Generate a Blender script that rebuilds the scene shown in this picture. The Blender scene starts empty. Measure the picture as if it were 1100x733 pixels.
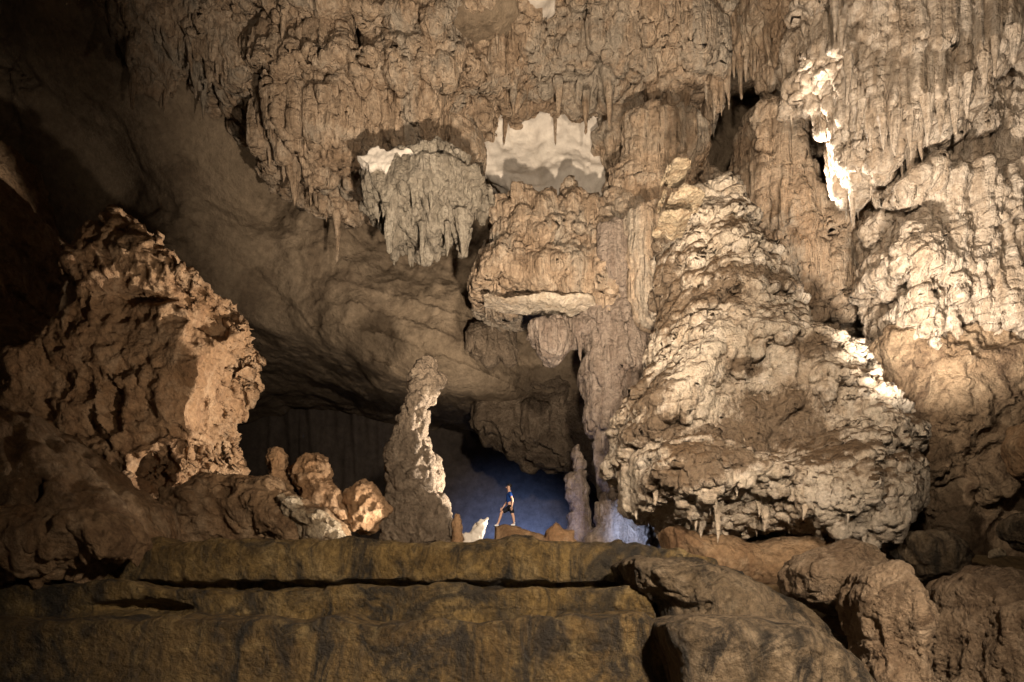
import bpy, bmesh, math, time
import numpy as np
from mathutils import Vector

T0 = time.time()
f32 = np.float32
FPX, CX, HY = 733.33, 550.0, 650.0        # focal length and eye level of a 1100 x 733 view, 24 mm lens
def at(px, py, Y):
    return ((px - CX) / FPX * Y, Y, (HY - py) / FPX * Y)

scene = bpy.context.scene
col = scene.collection

# ------------------------------------------------------------------ noise
_tab = np.random.default_rng(11)
_GR = _tab.normal(size=(4096, 3)).astype(f32)
_GR /= np.linalg.norm(_GR, axis=1)[:, None]
_RND = _tab.random((4096, 4)).astype(f32)

def _hash(ix, iy, iz, seed):
    h = ix * 73856093 ^ iy * 19349663 ^ iz * 83492791 ^ (seed * 2654435 + 977)
    h ^= h >> 13
    h = (h * 1274126177) & 0x7fffffff
    return (h ^ (h >> 11)) & 4095

def gnoise(p, seed=0):
    """gradient noise at points p (N,3), about -1..1"""
    p = np.asarray(p, f32)
    i = np.floor(p).astype(np.int64)
    t = (p - i).astype(f32)
    u = t * t * t * (t * (t * 6 - 15) + 10)
    out = np.zeros(len(p), f32)
    for dx in (0, 1):
        wx = u[:, 0] if dx else 1 - u[:, 0]
        for dy in (0, 1):
            wy = u[:, 1] if dy else 1 - u[:, 1]
            for dz in (0, 1):
                wz = u[:, 2] if dz else 1 - u[:, 2]
                g = _GR[_hash(i[:, 0] + dx, i[:, 1] + dy, i[:, 2] + dz, seed)]
                d = g[:, 0] * (t[:, 0] - dx) + g[:, 1] * (t[:, 1] - dy) + g[:, 2] * (t[:, 2] - dz)
                out += wx * wy * wz * d
    return out * 1.6

def fbm(p, octv=4, seed=0, gain=0.5, lac=2.03):
    s = np.zeros(len(p), f32); a = 1.0; q = np.asarray(p, f32)
    for k in range(octv):
        s += a * gnoise(q, seed + k * 7)
        q = q * f32(lac) + f32(3.7); a *= gain
    return s

def ridged(p, octv=3, seed=0, gain=0.5):
    s = np.zeros(len(p), f32); a = 1.0; q = np.asarray(p, f32)
    for k in range(octv):
        s += a * (1 - 2 * np.abs(gnoise(q, seed + k * 7)))
        q = q * f32(2.1) + f32(1.3); a *= gain
    return s

def worley(p, seed=0):
    """F1, F2, random id of the nearest cell"""
    p = np.asarray(p, f32)
    i = np.floor(p).astype(np.int64)
    f1 = np.full(len(p), 9, f32); f2 = f1.copy(); cid = np.zeros(len(p), f32)
    for dx in (-1, 0, 1):
        for dy in (-1, 0, 1):
            for dz in (-1, 0, 1):
                c = i + np.array([dx, dy, dz])
                r = _RND[_hash(c[:, 0], c[:, 1], c[:, 2], seed)]
                d = np.sqrt(((c + r[:, :3] - p) ** 2).sum(1)).astype(f32)
                near = d < f1
                f2 = np.where(near, f1, np.minimum(f2, d))
                cid = np.where(near, r[:, 3], cid)
                f1 = np.where(near, d, f1)
    return f1, f2, cid

def _bw(a):
    i = np.floor(a).astype(int); t = (a - i)
    i0 = i.min() - 1
    m = i.max() - i0 + 3
    W = np.zeros((len(a), m), f32); r = np.arange(len(a))
    w = ((1 - t) ** 3 / 6, (3 * t ** 3 - 6 * t ** 2 + 4) / 6, (-3 * t ** 3 + 3 * t ** 2 + 3 * t + 1) / 6, t ** 3 / 6)
    for k in range(4):
        W[r, i - 1 - i0 + k] += w[k]
    return W

def grid_noise(xs, ys, zs, fx, fy, fz, seed):
    """smooth noise over a whole grid at once (separable B-spline of random values), about -1..1"""
    Wx, Wy, Wz = _bw(xs * fx + 0.37), _bw(ys * fy + 0.11), _bw(zs * fz + 0.73)
    R = np.random.default_rng(seed).normal(size=(Wx.shape[1], Wy.shape[1], Wz.shape[1])).astype(f32)
    A = np.tensordot(Wx, R, (1, 0))
    A = np.einsum('ajk,bj->abk', A, Wy, optimize=True)
    return (A @ Wz.T).astype(f32) * f32(1.9)

# ------------------------------------------------------------------ signed distance volumes
def sdpoly(px, pz, poly):
    d = np.full(px.shape, 1e9, f32); ins = np.zeros(px.shape, bool)
    n = len(poly)
    for k in range(n):
        ax, az = poly[k]; bx, bz = poly[(k + 1) % n]
        ex, ez = bx - ax, bz - az
        L = ex * ex + ez * ez
        if L < 1e-9: continue
        t = np.clip(((px - ax) * ex + (pz - az) * ez) / L, 0, 1)
        d = np.minimum(d, (px - ax - t * ex) ** 2 + (pz - az - t * ez) ** 2)
        c = (az > pz) != (bz > pz)
        ins ^= c & (px < ex * (pz - az) / (ez if abs(ez) > 1e-9 else 1e-9) + ax)
    d = np.sqrt(d)
    return np.where(ins, -d, d).astype(f32)

def smin(a, b, k):
    if k <= 0: return np.minimum(a, b)
    h = np.clip(k - np.abs(a - b), 0, None) / k
    return np.minimum(a, b) - h * h * k * f32(0.25)

def spikes(X, Y, c, L, seed, pw=0.8):
    """depth of a fringe of hanging points below the edge, over a plan grid"""
    out = np.zeros(X.shape, f32)
    gx, gy = X / c, Y / c
    ix, iy = np.floor(gx).astype(np.int64), np.floor(gy).astype(np.int64)
    for dx in (-1, 0, 1):
        for dy in (-1, 0, 1):
            r = _RND[_hash(ix + dx, iy + dy, ix * 0 + 5, seed)]
            d = np.hypot(ix + dx + r[..., 0] - gx, iy + dy + r[..., 1] - gy)
            rad = 0.35 + 0.45 * r[..., 2]
            ln = L * (0.2 + 0.8 * r[..., 3] ** 2)
            out = np.maximum(out, ln * np.clip(1 - d / rad, 0, 1) ** pw)
    return out.astype(f32)

class Vol:
    def __init__(s, lo, hi, h):
        s.h = h
        s.xs, s.ys, s.zs = [np.arange(a, b + h, h).astype(f32) for a, b in zip(lo, hi)]
        s.n = (len(s.xs), len(s.ys), len(s.zs))
        s.X, s.Y, s.Z = s.xs[:, None, None], s.ys[None, :, None], s.zs[None, None, :]
        s.lo = np.array(lo, f32)
    def noise(s, fx, fy=None, fz=None, seed=0):
        return grid_noise(s.xs, s.ys, s.zs, fx, fy or fx, fz or fx, seed)
    def poly(s, pts, Yc, Tf, Tb, r, jag=0.0, jf=1.0, seed=0, shift=None, lean=0.0, skew=0.0):
        """an outline at distance Yc given its own thickness and rounded edge"""
        # where an edge shows depends on its side: tops show their front, undersides and the sides turned to the middle their back
        gx = [p[0] for p in pts]; gy = [p[1] for p in pts]
        mx, my, wx_, wy_ = (min(gx) + max(gx)) / 2, (min(gy) + max(gy)) / 2, (max(gx) - min(gx)) / 2, (max(gy) - min(gy)) / 2
        nearY, farY = Yc - .6 * Tf, Yc + min(.25 * Tb, .5)
        def dep(t): return nearY + (farY - nearY) * min(max(t * .9 + .5, 0), 1)
        Xr = (mx - CX) / FPX * Yc; z0 = (HY - pts[0][1]) / FPX * nearY
        P = []
        for x, y in pts:
            a_ = (x - CX) / FPX; al = (HY - y) / FPX
            Yx = dep((x - mx) / wx_ * (1 if x < CX else -1)); Yz = dep((y - my) / wy_)
            X = a_ * (Yx - skew * Xr) / (1 - a_ * skew)
            Yz += skew * (X - Xr)
            z = al * (Yz - lean * z0) / (1 - al * lean)
            P.append((X + a_ * lean * (z - z0), z))
        pad = 2.5 if shift is not None else 0
        zz = np.arange(s.zs[0] - 0.01, s.zs[-1] + pad + s.h, s.h).astype(f32)
        PX, PZ = np.meshgrid(s.xs, zz, indexing='ij')
        if jag:
            q = np.stack([PX.ravel() * jf, PX.ravel() * 0 + seed * 3.1, PZ.ravel() * jf], 1)
            PX = PX + jag * fbm(q, 3, seed + 3).reshape(PX.shape)
            PZ = PZ + jag * fbm(q, 3, seed + 5).reshape(PZ.shape)
        T = sdpoly(PX, PZ, P)
        if shift is None:
            d = T[:, None, :s.n[2]]
            if d.shape[2] < s.n[2]:
                d = np.pad(d, ((0, 0), (0, 0), (0, s.n[2] - d.shape[2])), 'edge')
        else:
            g = np.clip((s.Z + shift[:, :, None] - zz[0]) / s.h, 0, len(zz) - 1.01)
            k = g.astype(np.int32); t = (g - k).astype(f32)
            i = np.arange(s.n[0])[:, None, None]
            d = T[i, k] * (1 - t) + T[i, k + 1] * t
        yc = Yc + lean * (s.Z - P[0][1]) + skew * (s.X - Xr)
        dy = s.Y - yc
        wy = np.where(dy < 0, -dy - Tf, dy - Tb) + r
        wx = d + r
        return (np.minimum(np.maximum(wx, wy), 0) + np.hypot(np.maximum(wx, 0), np.maximum(wy, 0)) - r).astype(f32)
    def ell(s, c, rad):
        k0 = np.sqrt(((s.X - c[0]) / rad[0]) ** 2 + ((s.Y - c[1]) / rad[1]) ** 2 + ((s.Z - c[2]) / rad[2]) ** 2)
        return ((k0 - 1) * min(rad)).astype(f32)
    def cone(s, a, b, ra, rb):
        a, b = np.array(a, f32), np.array(b, f32); e = b - a; L = float(e @ e)
        dx, dy, dz = s.X - a[0], s.Y - a[1], s.Z - a[2]
        t = np.clip((dx * e[0] + dy * e[1] + dz * e[2]) / L, 0, 1)
        return (np.sqrt((dx - t * e[0]) ** 2 + (dy - t * e[1]) ** 2 + (dz - t * e[2]) ** 2) - (ra + (rb - ra) * t)).astype(f32)

_C = [(i, j, k) for i in (0, 1) for j in (0, 1) for k in (0, 1)]
_E = [(a, b) for a in range(8) for b in range(a + 1, 8) if sum(abs(x - y) for x, y in zip(_C[a], _C[b])) == 1]
def surface(F, vol):
    """surface nets: zero set of F as quads"""
    F = F.copy()
    F[0], F[-1] = np.maximum(F[0], .01), np.maximum(F[-1], .01)
    F[:, 0], F[:, -1] = np.maximum(F[:, 0], .01), np.maximum(F[:, -1], .01)
    F[:, :, 0], F[:, :, -1] = np.maximum(F[:, :, 0], .01), np.maximum(F[:, :, -1], .01)
    S = F < 0
    nx, ny, nz = F.shape
    c8 = [S[i:nx - 1 + i, j:ny - 1 + j, k:nz - 1 + k] for i, j, k in _C]
    anyv = c8[0].copy(); allv = c8[0].copy()
    for c in c8[1:]:
        anyv |= c; allv &= c
    act = np.argwhere(anyv & ~allv)
    vals = np.stack([F[act[:, 0] + i, act[:, 1] + j, act[:, 2] + k] for i, j, k in _C], 1)
    pos = np.zeros((len(act), 3), f32); cnt = np.zeros(len(act), f32)
    for a, b in _E:
        va, vb = vals[:, a], vals[:, b]
        m = (va < 0) != (vb < 0)
        t = np.where(m, va / np.where(m, va - vb, 1), 0)
        for ax in range(3):
            pos[:, ax] += np.where(m, _C[a][ax] + t * (_C[b][ax] - _C[a][ax]), 0)
        cnt += m
    pos /= cnt[:, None]
    V = (act + pos) * vol.h + vol.lo
    idx = np.full((nx - 1, ny - 1, nz - 1), -1, np.int32)
    idx[act[:, 0], act[:, 1], act[:, 2]] = np.arange(len(act))
    Q = []
    for ax in range(3):
        s0 = [slice(1, -1)] * 3; s1 = [slice(1, -1)] * 3
        s0[ax] = slice(0, -1); s1[ax] = slice(1, None)
        A, B = S[tuple(s0)], S[tuple(s1)]
        e = np.argwhere(A != B)
        inside = A[e[:, 0], e[:, 1], e[:, 2]]
        o = np.ones(3, int); o[ax] = 0
        e = e + o
        u, v = [(1, 2), (2, 0), (0, 1)][ax]
        def cell(du, dv):
            q = e.copy(); q[:, u] -= du; q[:, v] -= dv
            return idx[q[:, 0], q[:, 1], q[:, 2]]
        q = np.stack([cell(1, 1), cell(0, 1), cell(0, 0), cell(1, 0)], 1)
        q[~inside] = q[~inside][:, ::-1]
        Q.append(q)
    return V.astype(f32), np.concatenate(Q)

def normals(V, Q):
    n = np.cross(V[Q[:, 2]] - V[Q[:, 0]], V[Q[:, 3]] - V[Q[:, 1]])
    N = np.zeros_like(V)
    for k in range(4):
        for ax in range(3):
            N[:, ax] += np.bincount(Q[:, k], n[:, ax], len(V))
    return N / np.maximum(np.linalg.norm(N, axis=1), 1e-9)[:, None]

def relax(V, Q, it=1, w=0.5):
    for _ in range(it):
        S = np.zeros_like(V); C = np.zeros(len(V))
        for k in range(4):
            a, b = Q[:, k], Q[:, (k + 1) % 4]
            for ax in range(3):
                S[:, ax] += np.bincount(a, V[b, ax], len(V)) + np.bincount(b, V[a, ax], len(V))
            C += np.bincount(a, minlength=len(V)) + np.bincount(b, minlength=len(V))
        V = (V * (1 - w) + w * S / np.maximum(C, 1)[:, None]).astype(f32)
    return V

def keep_big(V, Q, frac=0.02):
    """drop specks that came loose from the body"""
    lab = np.arange(len(V))
    while True:
        m = lab[Q].min(1)
        new = lab.copy()
        for k in range(4): np.minimum.at(new, Q[:, k], m)
        new = new[new]
        if (new == lab).all(): break
        lab = new
    u, c = np.unique(lab, return_counts=True)
    ok = np.isin(lab, u[c >= max(c.max() * frac, 1)])
    ren = np.cumsum(ok) - 1
    Q = Q[ok[Q[:, 0]]]
    return V[ok], ren[Q].astype(np.int32)

# ------------------------------------------------------------------ objects
def tag(o, label=None, cat=None, group=None, kind=None):
    if label: o['label'] = label
    if cat: o['category'] = cat
    if group: o['group'] = group
    if kind: o['kind'] = kind
    return o

def link(name, V, Q, mat, parent=None, loc=None, smooth=True):
    V = np.asarray(V, f32); Q = np.asarray(Q, np.int32)
    if loc is None:
        if parent is not None: loc = Vector((0, 0, 0))
        else: loc = Vector((float(V[:, 0].mean()), float(V[:, 1].mean()), float(V[:, 2].min())))
    base = Vector(loc) + (parent.location if parent is not None else Vector((0, 0, 0)))
    me = bpy.data.meshes.new(name)
    W = V - np.array(base, f32)
    me.vertices.add(len(W)); me.vertices.foreach_set('co', W.ravel())
    k = Q.shape[1]
    me.loops.add(Q.size); me.loops.foreach_set('vertex_index', Q.ravel())
    me.polygons.add(len(Q))
    me.polygons.foreach_set('loop_start', np.arange(0, Q.size, k, dtype=np.int32))
    me.polygons.foreach_set('use_smooth', np.full(len(Q), smooth))
    me.update(calc_edges=True)
    me.materials.append(mat)
    o = bpy.data.objects.new(name, me); o.location = loc
    col.objects.link(o)
    if parent is not None: o.parent = parent
    return o

def box_of(pts, Y, near, far, pad=0.8, padz=None):
    xs = [p[0] for p in pts]; ys = [p[1] for p in pts]
    x0, _, z1 = at(min(xs), min(ys), Y); x1, _, z0 = at(max(xs), max(ys), Y)
    return (x0 - pad, Y - near - .4, z0 - (padz or pad)), (x1 + pad, Y + far + .4, z1 + pad)

def carve(vol, F, layers=(), rel=1, speck=0.02):
    V, Q = surface(F, vol)
    V, Q = keep_big(V, Q, speck)
    if rel: V = relax(V, Q, rel, 0.5)
    N = normals(V, Q)
    for fn in layers:
        d = fn(V, N)
        V = (V + N * d[:, None]).astype(f32)
        N = normals(V, Q)
    return V, Q

# displacement layers (metres along the normal)
def Lf(a, f, o=4, seed=0): return lambda p, n: a * fbm(p * f, o, seed)
def Lflute(a, f, fz=0.12, seed=0, o=2):
    def fn(p, n):
        side = 1 - np.abs(n[:, 2]) ** 2
        return a * side * ridged(p * np.array([f, f, f * fz], f32), o, seed)
    return fn
def Lpop(a, f, seed=0, amt=0.3):
    def fn(p, n):
        q = p * f + 0.35 * np.stack([gnoise(p * f * .7, seed + 1), gnoise(p * f * .7, seed + 2), gnoise(p * f * .7, seed + 3)], 1)
        f1, f2, c = worley(q, seed)
        m = np.clip(0.6 + gnoise(p * f * 0.15, seed + 9) * 1.3, 0, 1)
        return a * m * (np.sqrt(np.clip(1 - f1 * f1, 0, 1)) - 0.5) * (amt + (1 - amt) * c)
    return fn
def Lpit(a, f, seed=0, lo=0.2, where=None):
    """scalloped hollows with sharp crests between them"""
    def fn(p, n):
        q = p * f + 0.5 * np.stack([gnoise(p * f * .6, seed + 1), gnoise(p * f * .6, seed + 2), gnoise(p * f * .6, seed + 3)], 1)
        f1, f2, c = worley(q, seed)
        e = np.clip((f2 - f1) / 0.55, 0, 1)
        m = np.clip(lo + (0.5 + gnoise(p * f * 0.25, seed + 9)) * 1.2, 0, 1)
        if where is not None: m = m * where(p)
        return -a * m * (e ** 0.75) * (0.3 + 0.7 * c)
    return fn
def Lgour(a, H, seed=0, wob=0.5, sharp=1.0):
    """little rims one above another, as on flowstone"""
    def fn(p, n):
        ph = p[:, 2] / H + wob * fbm(p * (0.45 / H), 3, seed) + 0.6 * gnoise(p * 0.7, seed + 4)
        fr = ph - np.floor(ph)
        side = np.clip(1.15 - np.abs(n[:, 2]), 0, 1)
        return a * side * ((1 - fr) ** sharp - 0.5) * (0.6 + 0.5 * gnoise(p * 0.8 / H * .3, seed + 8))
    return fn
def Lcrack(a, f, w=0.04, seed=0, aniso=(1, 1, 1)):
    def fn(p, n):
        q = p * f * np.array(aniso, f32)
        q = q + 0.35 * fbm(q * 2, 3, seed + 3)[:, None]
        g = gnoise(q, seed)
        m = np.clip(gnoise(q * .6, seed + 5) * 2.0 + .4, 0, 1)
        return -a * m * np.exp(-(g / w) ** 2)
    return fn

def Lcob(a, f, seed=0, crack=.5, squash=1.0):
    """overlapping knobs and plates with creases between them"""
    def fn(p, n):
        s = np.array([f, f, f * squash], f32)
        w = np.stack([gnoise(p * f * .8, seed + 1), gnoise(p * f * .8, seed + 2), gnoise(p * f * .8, seed + 3)], 1)
        f1, f2, c = worley(p * s + .45 * w, seed)
        e = np.clip((f2 - f1) / .45, 0, 1)
        m = np.clip(.75 + gnoise(p * f * .2, seed + 9) * .9, .1, 1)
        return a * m * (np.sqrt(e) * crack + (c - .5) * .9 + .35 * (1 - f1))
    return fn

def Lrough(a, f, seed=0, aniso=(1, 1, 1), o=4):
    """broken, sharp-edged rock"""
    def fn(p, n):
        q = p * f * np.array(aniso, f32)
        q = q + .3 * gnoise(q * .8, seed + 6)[:, None]
        return a * (ridged(q, o, seed, .55) - .4) * np.clip(.6 + gnoise(p * f * .3, seed + 5), .15, 1.3)
    return fn
# ------------------------------------------------------------------ materials
def rock(name, c1, c2, c3, stain=None, stain_amt=0.5, mud=None, mud_lo=0.35, mud_hi=0.8, f=0.5, streak=0.0,
         bump=0.5, bf=7.0, rough=0.78, spec=0.25, grain=0.35, patches=None, patch_f=0.4, patch_lo=0.55, vb=0.0, zones=None, zone_col=None):
    m = bpy.data.materials.new(name); m.use_nodes = True
    nt = m.node_tree; N = nt.nodes; L = nt.links
    bs = N['Principled BSDF']
    co = N.new('ShaderNodeTexCoord').outputs['Object']
    def mapped(sc):
        k = N.new('ShaderNodeMapping'); k.inputs['Scale'].default_value = sc
        L.new(co, k.inputs['Vector']); return k.outputs[0]
    def noise(sc, det=6, ro=0.6, vec=None, dist=0.0):
        k = N.new('ShaderNodeTexNoise'); k.inputs['Scale'].default_value = sc; k.inputs['Detail'].default_value = det
        k.inputs['Roughness'].default_value = ro; k.inputs['Distortion'].default_value = dist
        L.new(vec or co, k.inputs['Vector']); return k.outputs['Fac']
    def rng(v, a, b, c=0.0, d=1.0):
        k = N.new('ShaderNodeMapRange'); k.inputs[1].default_value = a; k.inputs[2].default_value = b
        k.inputs[3].default_value = c; k.inputs[4].default_value = d; L.new(v, k.inputs[0]); return k.outputs[0]
    def mix(fac, a, b, mode='MIX'):
        k = N.new('ShaderNodeMix'); k.data_type = 'RGBA'; k.blend_type = mode
        if isinstance(fac, (int, float)): k.inputs[0].default_value = fac
        else: L.new(fac, k.inputs[0])
        for s, v in ((6, a), (7, b)):
            if isinstance(v, tuple): k.inputs[s].default_value = (*v, 1)
            else: L.new(v, k.inputs[s])
        return k.outputs[2]
    def math_(op, a, b):
        k = N.new('ShaderNodeMath'); k.operation = op
        for s, v in ((0, a), (1, b)):
            if isinstance(v, (int, float)): k.inputs[s].default_value = v
            else: L.new(v, k.inputs[s])
        return k.outputs[0]
    n1 = noise(f, 8, 0.62, dist=0.4)
    c = mix(rng(n1, 0.38, 0.52), c1, c2)
    c = mix(rng(noise(f * 2.7, 7, 0.65, dist=0.6), 0.5, 0.68), c, c3)
    if streak:
        s = noise(3.0, 5, 0.6, mapped((1.3, 1.3, 0.13)), 0.5)
        c = mix(rng(s, 0.42, 0.62, 0, streak), c, stain or c1)
    elif stain:
        c = mix(rng(noise(f * 1.6, 9, 0.7, mapped((1, 1, 0.6)), 1.2), 0.5, 0.62, 0, stain_amt), c, stain)
    if patches:
        c = mix(rng(noise(patch_f, 9, 0.7, mapped((1, 1, .6)), 1.6), patch_lo - .02, patch_lo + 0.09, 0, 0.9), c, patches)
    if mud:
        g = N.new('ShaderNodeNewGeometry'); sx = N.new('ShaderNodeSeparateXYZ'); L.new(g.outputs['Normal'], sx.inputs[0])
        z = math_('ADD', sx.outputs[2], math_('ADD', rng(noise(1.6, 8, 0.75), 0.3, 0.7, -0.3, 0.3), rng(noise(.22, 4, 0.6), 0.35, 0.65, -0.5, 0.35)))
        c = mix(rng(z, mud_lo, mud_hi), c, mud)
    if zones:
        # places where cave mud has run over the rock
        ps = N.new('ShaderNodeNewGeometry').outputs['Position']; acc = None
        for (cx, cy, cz), (rx, ry, rz) in zones:
            v = N.new('ShaderNodeVectorMath'); v.operation = 'SUBTRACT'; L.new(ps, v.inputs[0]); v.inputs[1].default_value = (cx, cy, cz)
            u = N.new('ShaderNodeVectorMath'); u.operation = 'DIVIDE'; L.new(v.outputs[0], u.inputs[0]); u.inputs[1].default_value = (rx, ry, rz)
            ln = N.new('ShaderNodeVectorMath'); ln.operation = 'LENGTH'; L.new(u.outputs[0], ln.inputs[0])
            acc = ln.outputs['Value'] if acc is None else math_('MINIMUM', acc, ln.outputs['Value'])
        d_ = math_('ADD', acc, math_('ADD', rng(noise(1.3, 8, .75, mapped((1, 1, .35)), .5), .3, .7, -.5, .5), rng(noise(4.5, 5, .7), .3, .7, -.3, .3)))
        c = mix(rng(d_, .8, 1.25, .85, 0), c, zone_col)
    fine = noise(bf * 1.1, 10, 0.8)
    gr = rng(fine, 0.3, 0.7, 1 - grain * 1.35, 1 + grain)
    hv = N.new('ShaderNodeCombineColor')
    for k in range(3): L.new(gr, hv.inputs[k])
    c = mix(1.0, c, hv.outputs[0], 'MULTIPLY')
    L.new(c, bs.inputs['Base Color'])
    L.new(rng(n1, 0.3, 0.7, rough - 0.12, min(rough + 0.15, 1)), bs.inputs['Roughness'])
    bs.inputs['Specular IOR Level'].default_value = spec
    vo = N.new('ShaderNodeTexVoronoi'); vo.inputs['Scale'].default_value = bf * 0.9
    wv = N.new('ShaderNodeVectorMath'); wv.operation = 'ADD'
    nn = N.new('ShaderNodeTexNoise'); nn.inputs['Scale'].default_value = bf * .7; L.new(co, nn.inputs['Vector'])
    sc = N.new('ShaderNodeVectorMath'); sc.operation = 'SCALE'; sc.inputs['Scale'].default_value = 0.25
    L.new(nn.outputs['Color'], sc.inputs[0]); L.new(co, wv.inputs[0]); L.new(sc.outputs[0], wv.inputs[1])
    L.new(wv.outputs[0], vo.inputs['Vector'])
    hgt = math_('ADD', noise(bf, 9, 0.68), math_('MULTIPLY', vo.outputs['Distance'], -0.1 if vb else -0.25))
    if vb:
        hgt = math_('ADD', hgt, math_('MULTIPLY', noise(bf * .8, 6, 0.6, mapped((1, 1, .09)), .3), vb))
    b = N.new('ShaderNodeBump'); b.inputs['Strength'].default_value = bump; b.inputs['Distance'].default_value = 0.34
    L.new(hgt, b.inputs['Height']); L.new(b.outputs[0], bs.inputs['Normal'])
    return m

def plain(name, c, rough=0.7, spec=0.3, bump=0.0):
    m = bpy.data.materials.new(name); m.use_nodes = True
    nt = m.node_tree; bs = nt.nodes['Principled BSDF']
    n = nt.nodes.new('ShaderNodeTexNoise'); n.inputs['Scale'].default_value = 40; n.inputs['Detail'].default_value = 5
    r = nt.nodes.new('ShaderNodeMix'); r.data_type = 'RGBA'
    r.inputs[6].default_value = (*[v * .75 for v in c], 1); r.inputs[7].default_value = (*[min(v * 1.2, 1) for v in c], 1)
    nt.links.new(n.outputs['Fac'], r.inputs[0]); nt.links.new(r.outputs[2], bs.inputs['Base Color'])
    bs.inputs['Roughness'].default_value = rough; bs.inputs['Specular IOR Level'].default_value = spec
    return m

M_TAN = rock('tan_limestone', (.35, .245, .16), (.455, .335, .23), (.53, .42, .31), stain=(.22, .145, .085), streak=.6, f=.35, bump=.85, bf=5, vb=2.2, patches=(.37, .31, .24), patch_f=.22, patch_lo=.5)
M_PALE = rock('pale_calcite', (.47, .375, .275), (.54, .45, .345), (.60, .51, .41), stain=(.36, .25, .15), stain_amt=.45, f=.6,
              mud=(.105, .066, .036), mud_lo=.15, mud_hi=.55, bump=.9, bf=6)
def zn(px, py, wx, wy, Y): return (at(px, py, Y), (wx * 1.15 / FPX * Y, 4.0, wy * 1.2 / FPX * Y))
M_MOUND = rock('mound_calcite', (.48, .385, .285), (.57, .475, .365), (.64, .55, .45), stain=(.34, .235, .145), stain_amt=.5, f=.6,
               mud=(.13, .082, .045), mud_lo=.2, mud_hi=.7, bump=1, bf=6, zone_col=(.125, .078, .042), zones=[
    zn(712, 240, 16, 45, 22), zn(722, 300, 18, 40, 22), zn(760, 322, 40, 12, 22), zn(815, 300, 45, 12, 22), zn(700, 410, 14, 36, 21), zn(708, 452, 32, 13, 20),
    zn(845, 432, 46, 20, 20), zn(815, 462, 60, 20, 20), zn(770, 492, 48, 16, 19.5), zn(735, 512, 34, 13, 19.5), zn(870, 376, 28, 10, 21), zn(885, 470, 14, 30, 20), zn(800, 395, 20, 6, 21)])
M_WALLR = rock('bright_calcite', (.38, .295, .215), (.48, .39, .30), (.56, .47, .375), stain=(.24, .165, .10), streak=.6, f=.4,
               bump=.9, bf=5, vb=1.2)
M_BROWN = rock('brown_rock', (.19, .11, .055), (.26, .165, .09), (.33, .23, .14), stain=(.10, .055, .028), stain_amt=.7, f=.45, bump=.8, bf=5)
M_LOW = rock('tan_brown_broken_rock', (.22, .145, .085), (.30, .21, .13), (.38, .28, .18), stain=(.10, .06, .035), stain_amt=.8, f=.5, bump=1, bf=5)
M_BOULDER = rock('orange_brown_rock', (.24, .135, .065), (.32, .195, .105), (.39, .26, .155), stain=(.19, .10, .05), stain_amt=.6, f=.5, bump=.7, bf=6)
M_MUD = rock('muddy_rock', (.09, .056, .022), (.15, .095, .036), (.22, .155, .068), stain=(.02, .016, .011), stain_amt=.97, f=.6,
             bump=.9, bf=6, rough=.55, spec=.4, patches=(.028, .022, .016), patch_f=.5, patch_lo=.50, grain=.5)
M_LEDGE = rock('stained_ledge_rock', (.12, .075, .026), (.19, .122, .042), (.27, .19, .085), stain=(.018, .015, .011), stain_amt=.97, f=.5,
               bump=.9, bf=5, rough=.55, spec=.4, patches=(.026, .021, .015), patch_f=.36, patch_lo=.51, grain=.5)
M_DOME = rock('grey_brown_rock', (.12, .085, .05), (.18, .13, .08), (.25, .19, .125), stain=(.025, .02, .015), stain_amt=.97, f=.6,
              bump=1, bf=6, rough=.6, patches=(.03, .025, .019), patch_f=.45, patch_lo=.51, grain=.5)
M_GOUR = rock('flowstone_brown', (.19, .125, .075), (.27, .19, .12), (.35, .26, .175), stain=(.09, .055, .03), stain_amt=.8, f=.7, bump=.9, bf=9)
M_SMOOTH = rock('smooth_grey_rock', (.17, .125, .082), (.22, .165, .11), (.27, .205, .14), stain=(.12, .085, .055), stain_amt=.75, f=.16, bump=.8, bf=2.6, grain=.3)
M_GREYPALE = rock('pale_grey_rock', (.46, .41, .35), (.54, .48, .41), (.60, .54, .46), stain=(.36, .31, .25), stain_amt=.4, f=.25, bump=.3, bf=2, grain=.15)
M_ASH = rock('ashen_flowstone', (.27, .23, .175), (.36, .31, .24), (.45, .39, .31), stain=(.15, .12, .085), streak=.6, f=.5, bump=.9, bf=6, vb=1.2)
M_KNOB = rock('creamy_knob_rock', (.36, .27, .17), (.46, .36, .24), (.54, .44, .32), stain=(.20, .12, .06), stain_amt=.8, f=.8, bump=1, bf=7)
M_STALAG = rock('grey_brown_stalagmite', (.17, .125, .085), (.24, .18, .125), (.31, .24, .17), stain=(.10, .07, .045), stain_amt=.7, f=.8, bump=1, bf=7)
M_LILAC = rock('dusky_column_rock', (.27, .205, .16), (.35, .275, .215), (.42, .34, .275), stain=(.18, .125, .09), streak=.6, f=.6, bump=1, bf=6, vb=1.0)
M_FLOOR = rock('cave_mud', (.07, .045, .02), (.10, .065, .03), (.13, .09, .045), stain=(.03, .02, .012), stain_amt=.8, f=.3, bump=.5, bf=4, rough=.6)
M_SHADE = rock('shade_toned_recess_rock', (.075, .058, .047), (.085, .067, .054), (.095, .075, .06), stain=(.06, .047, .038), stain_amt=.4, f=.2, bump=.25, bf=1.5)  # recess shade put into the rock colour, since lamplight still reaches this wall
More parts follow.
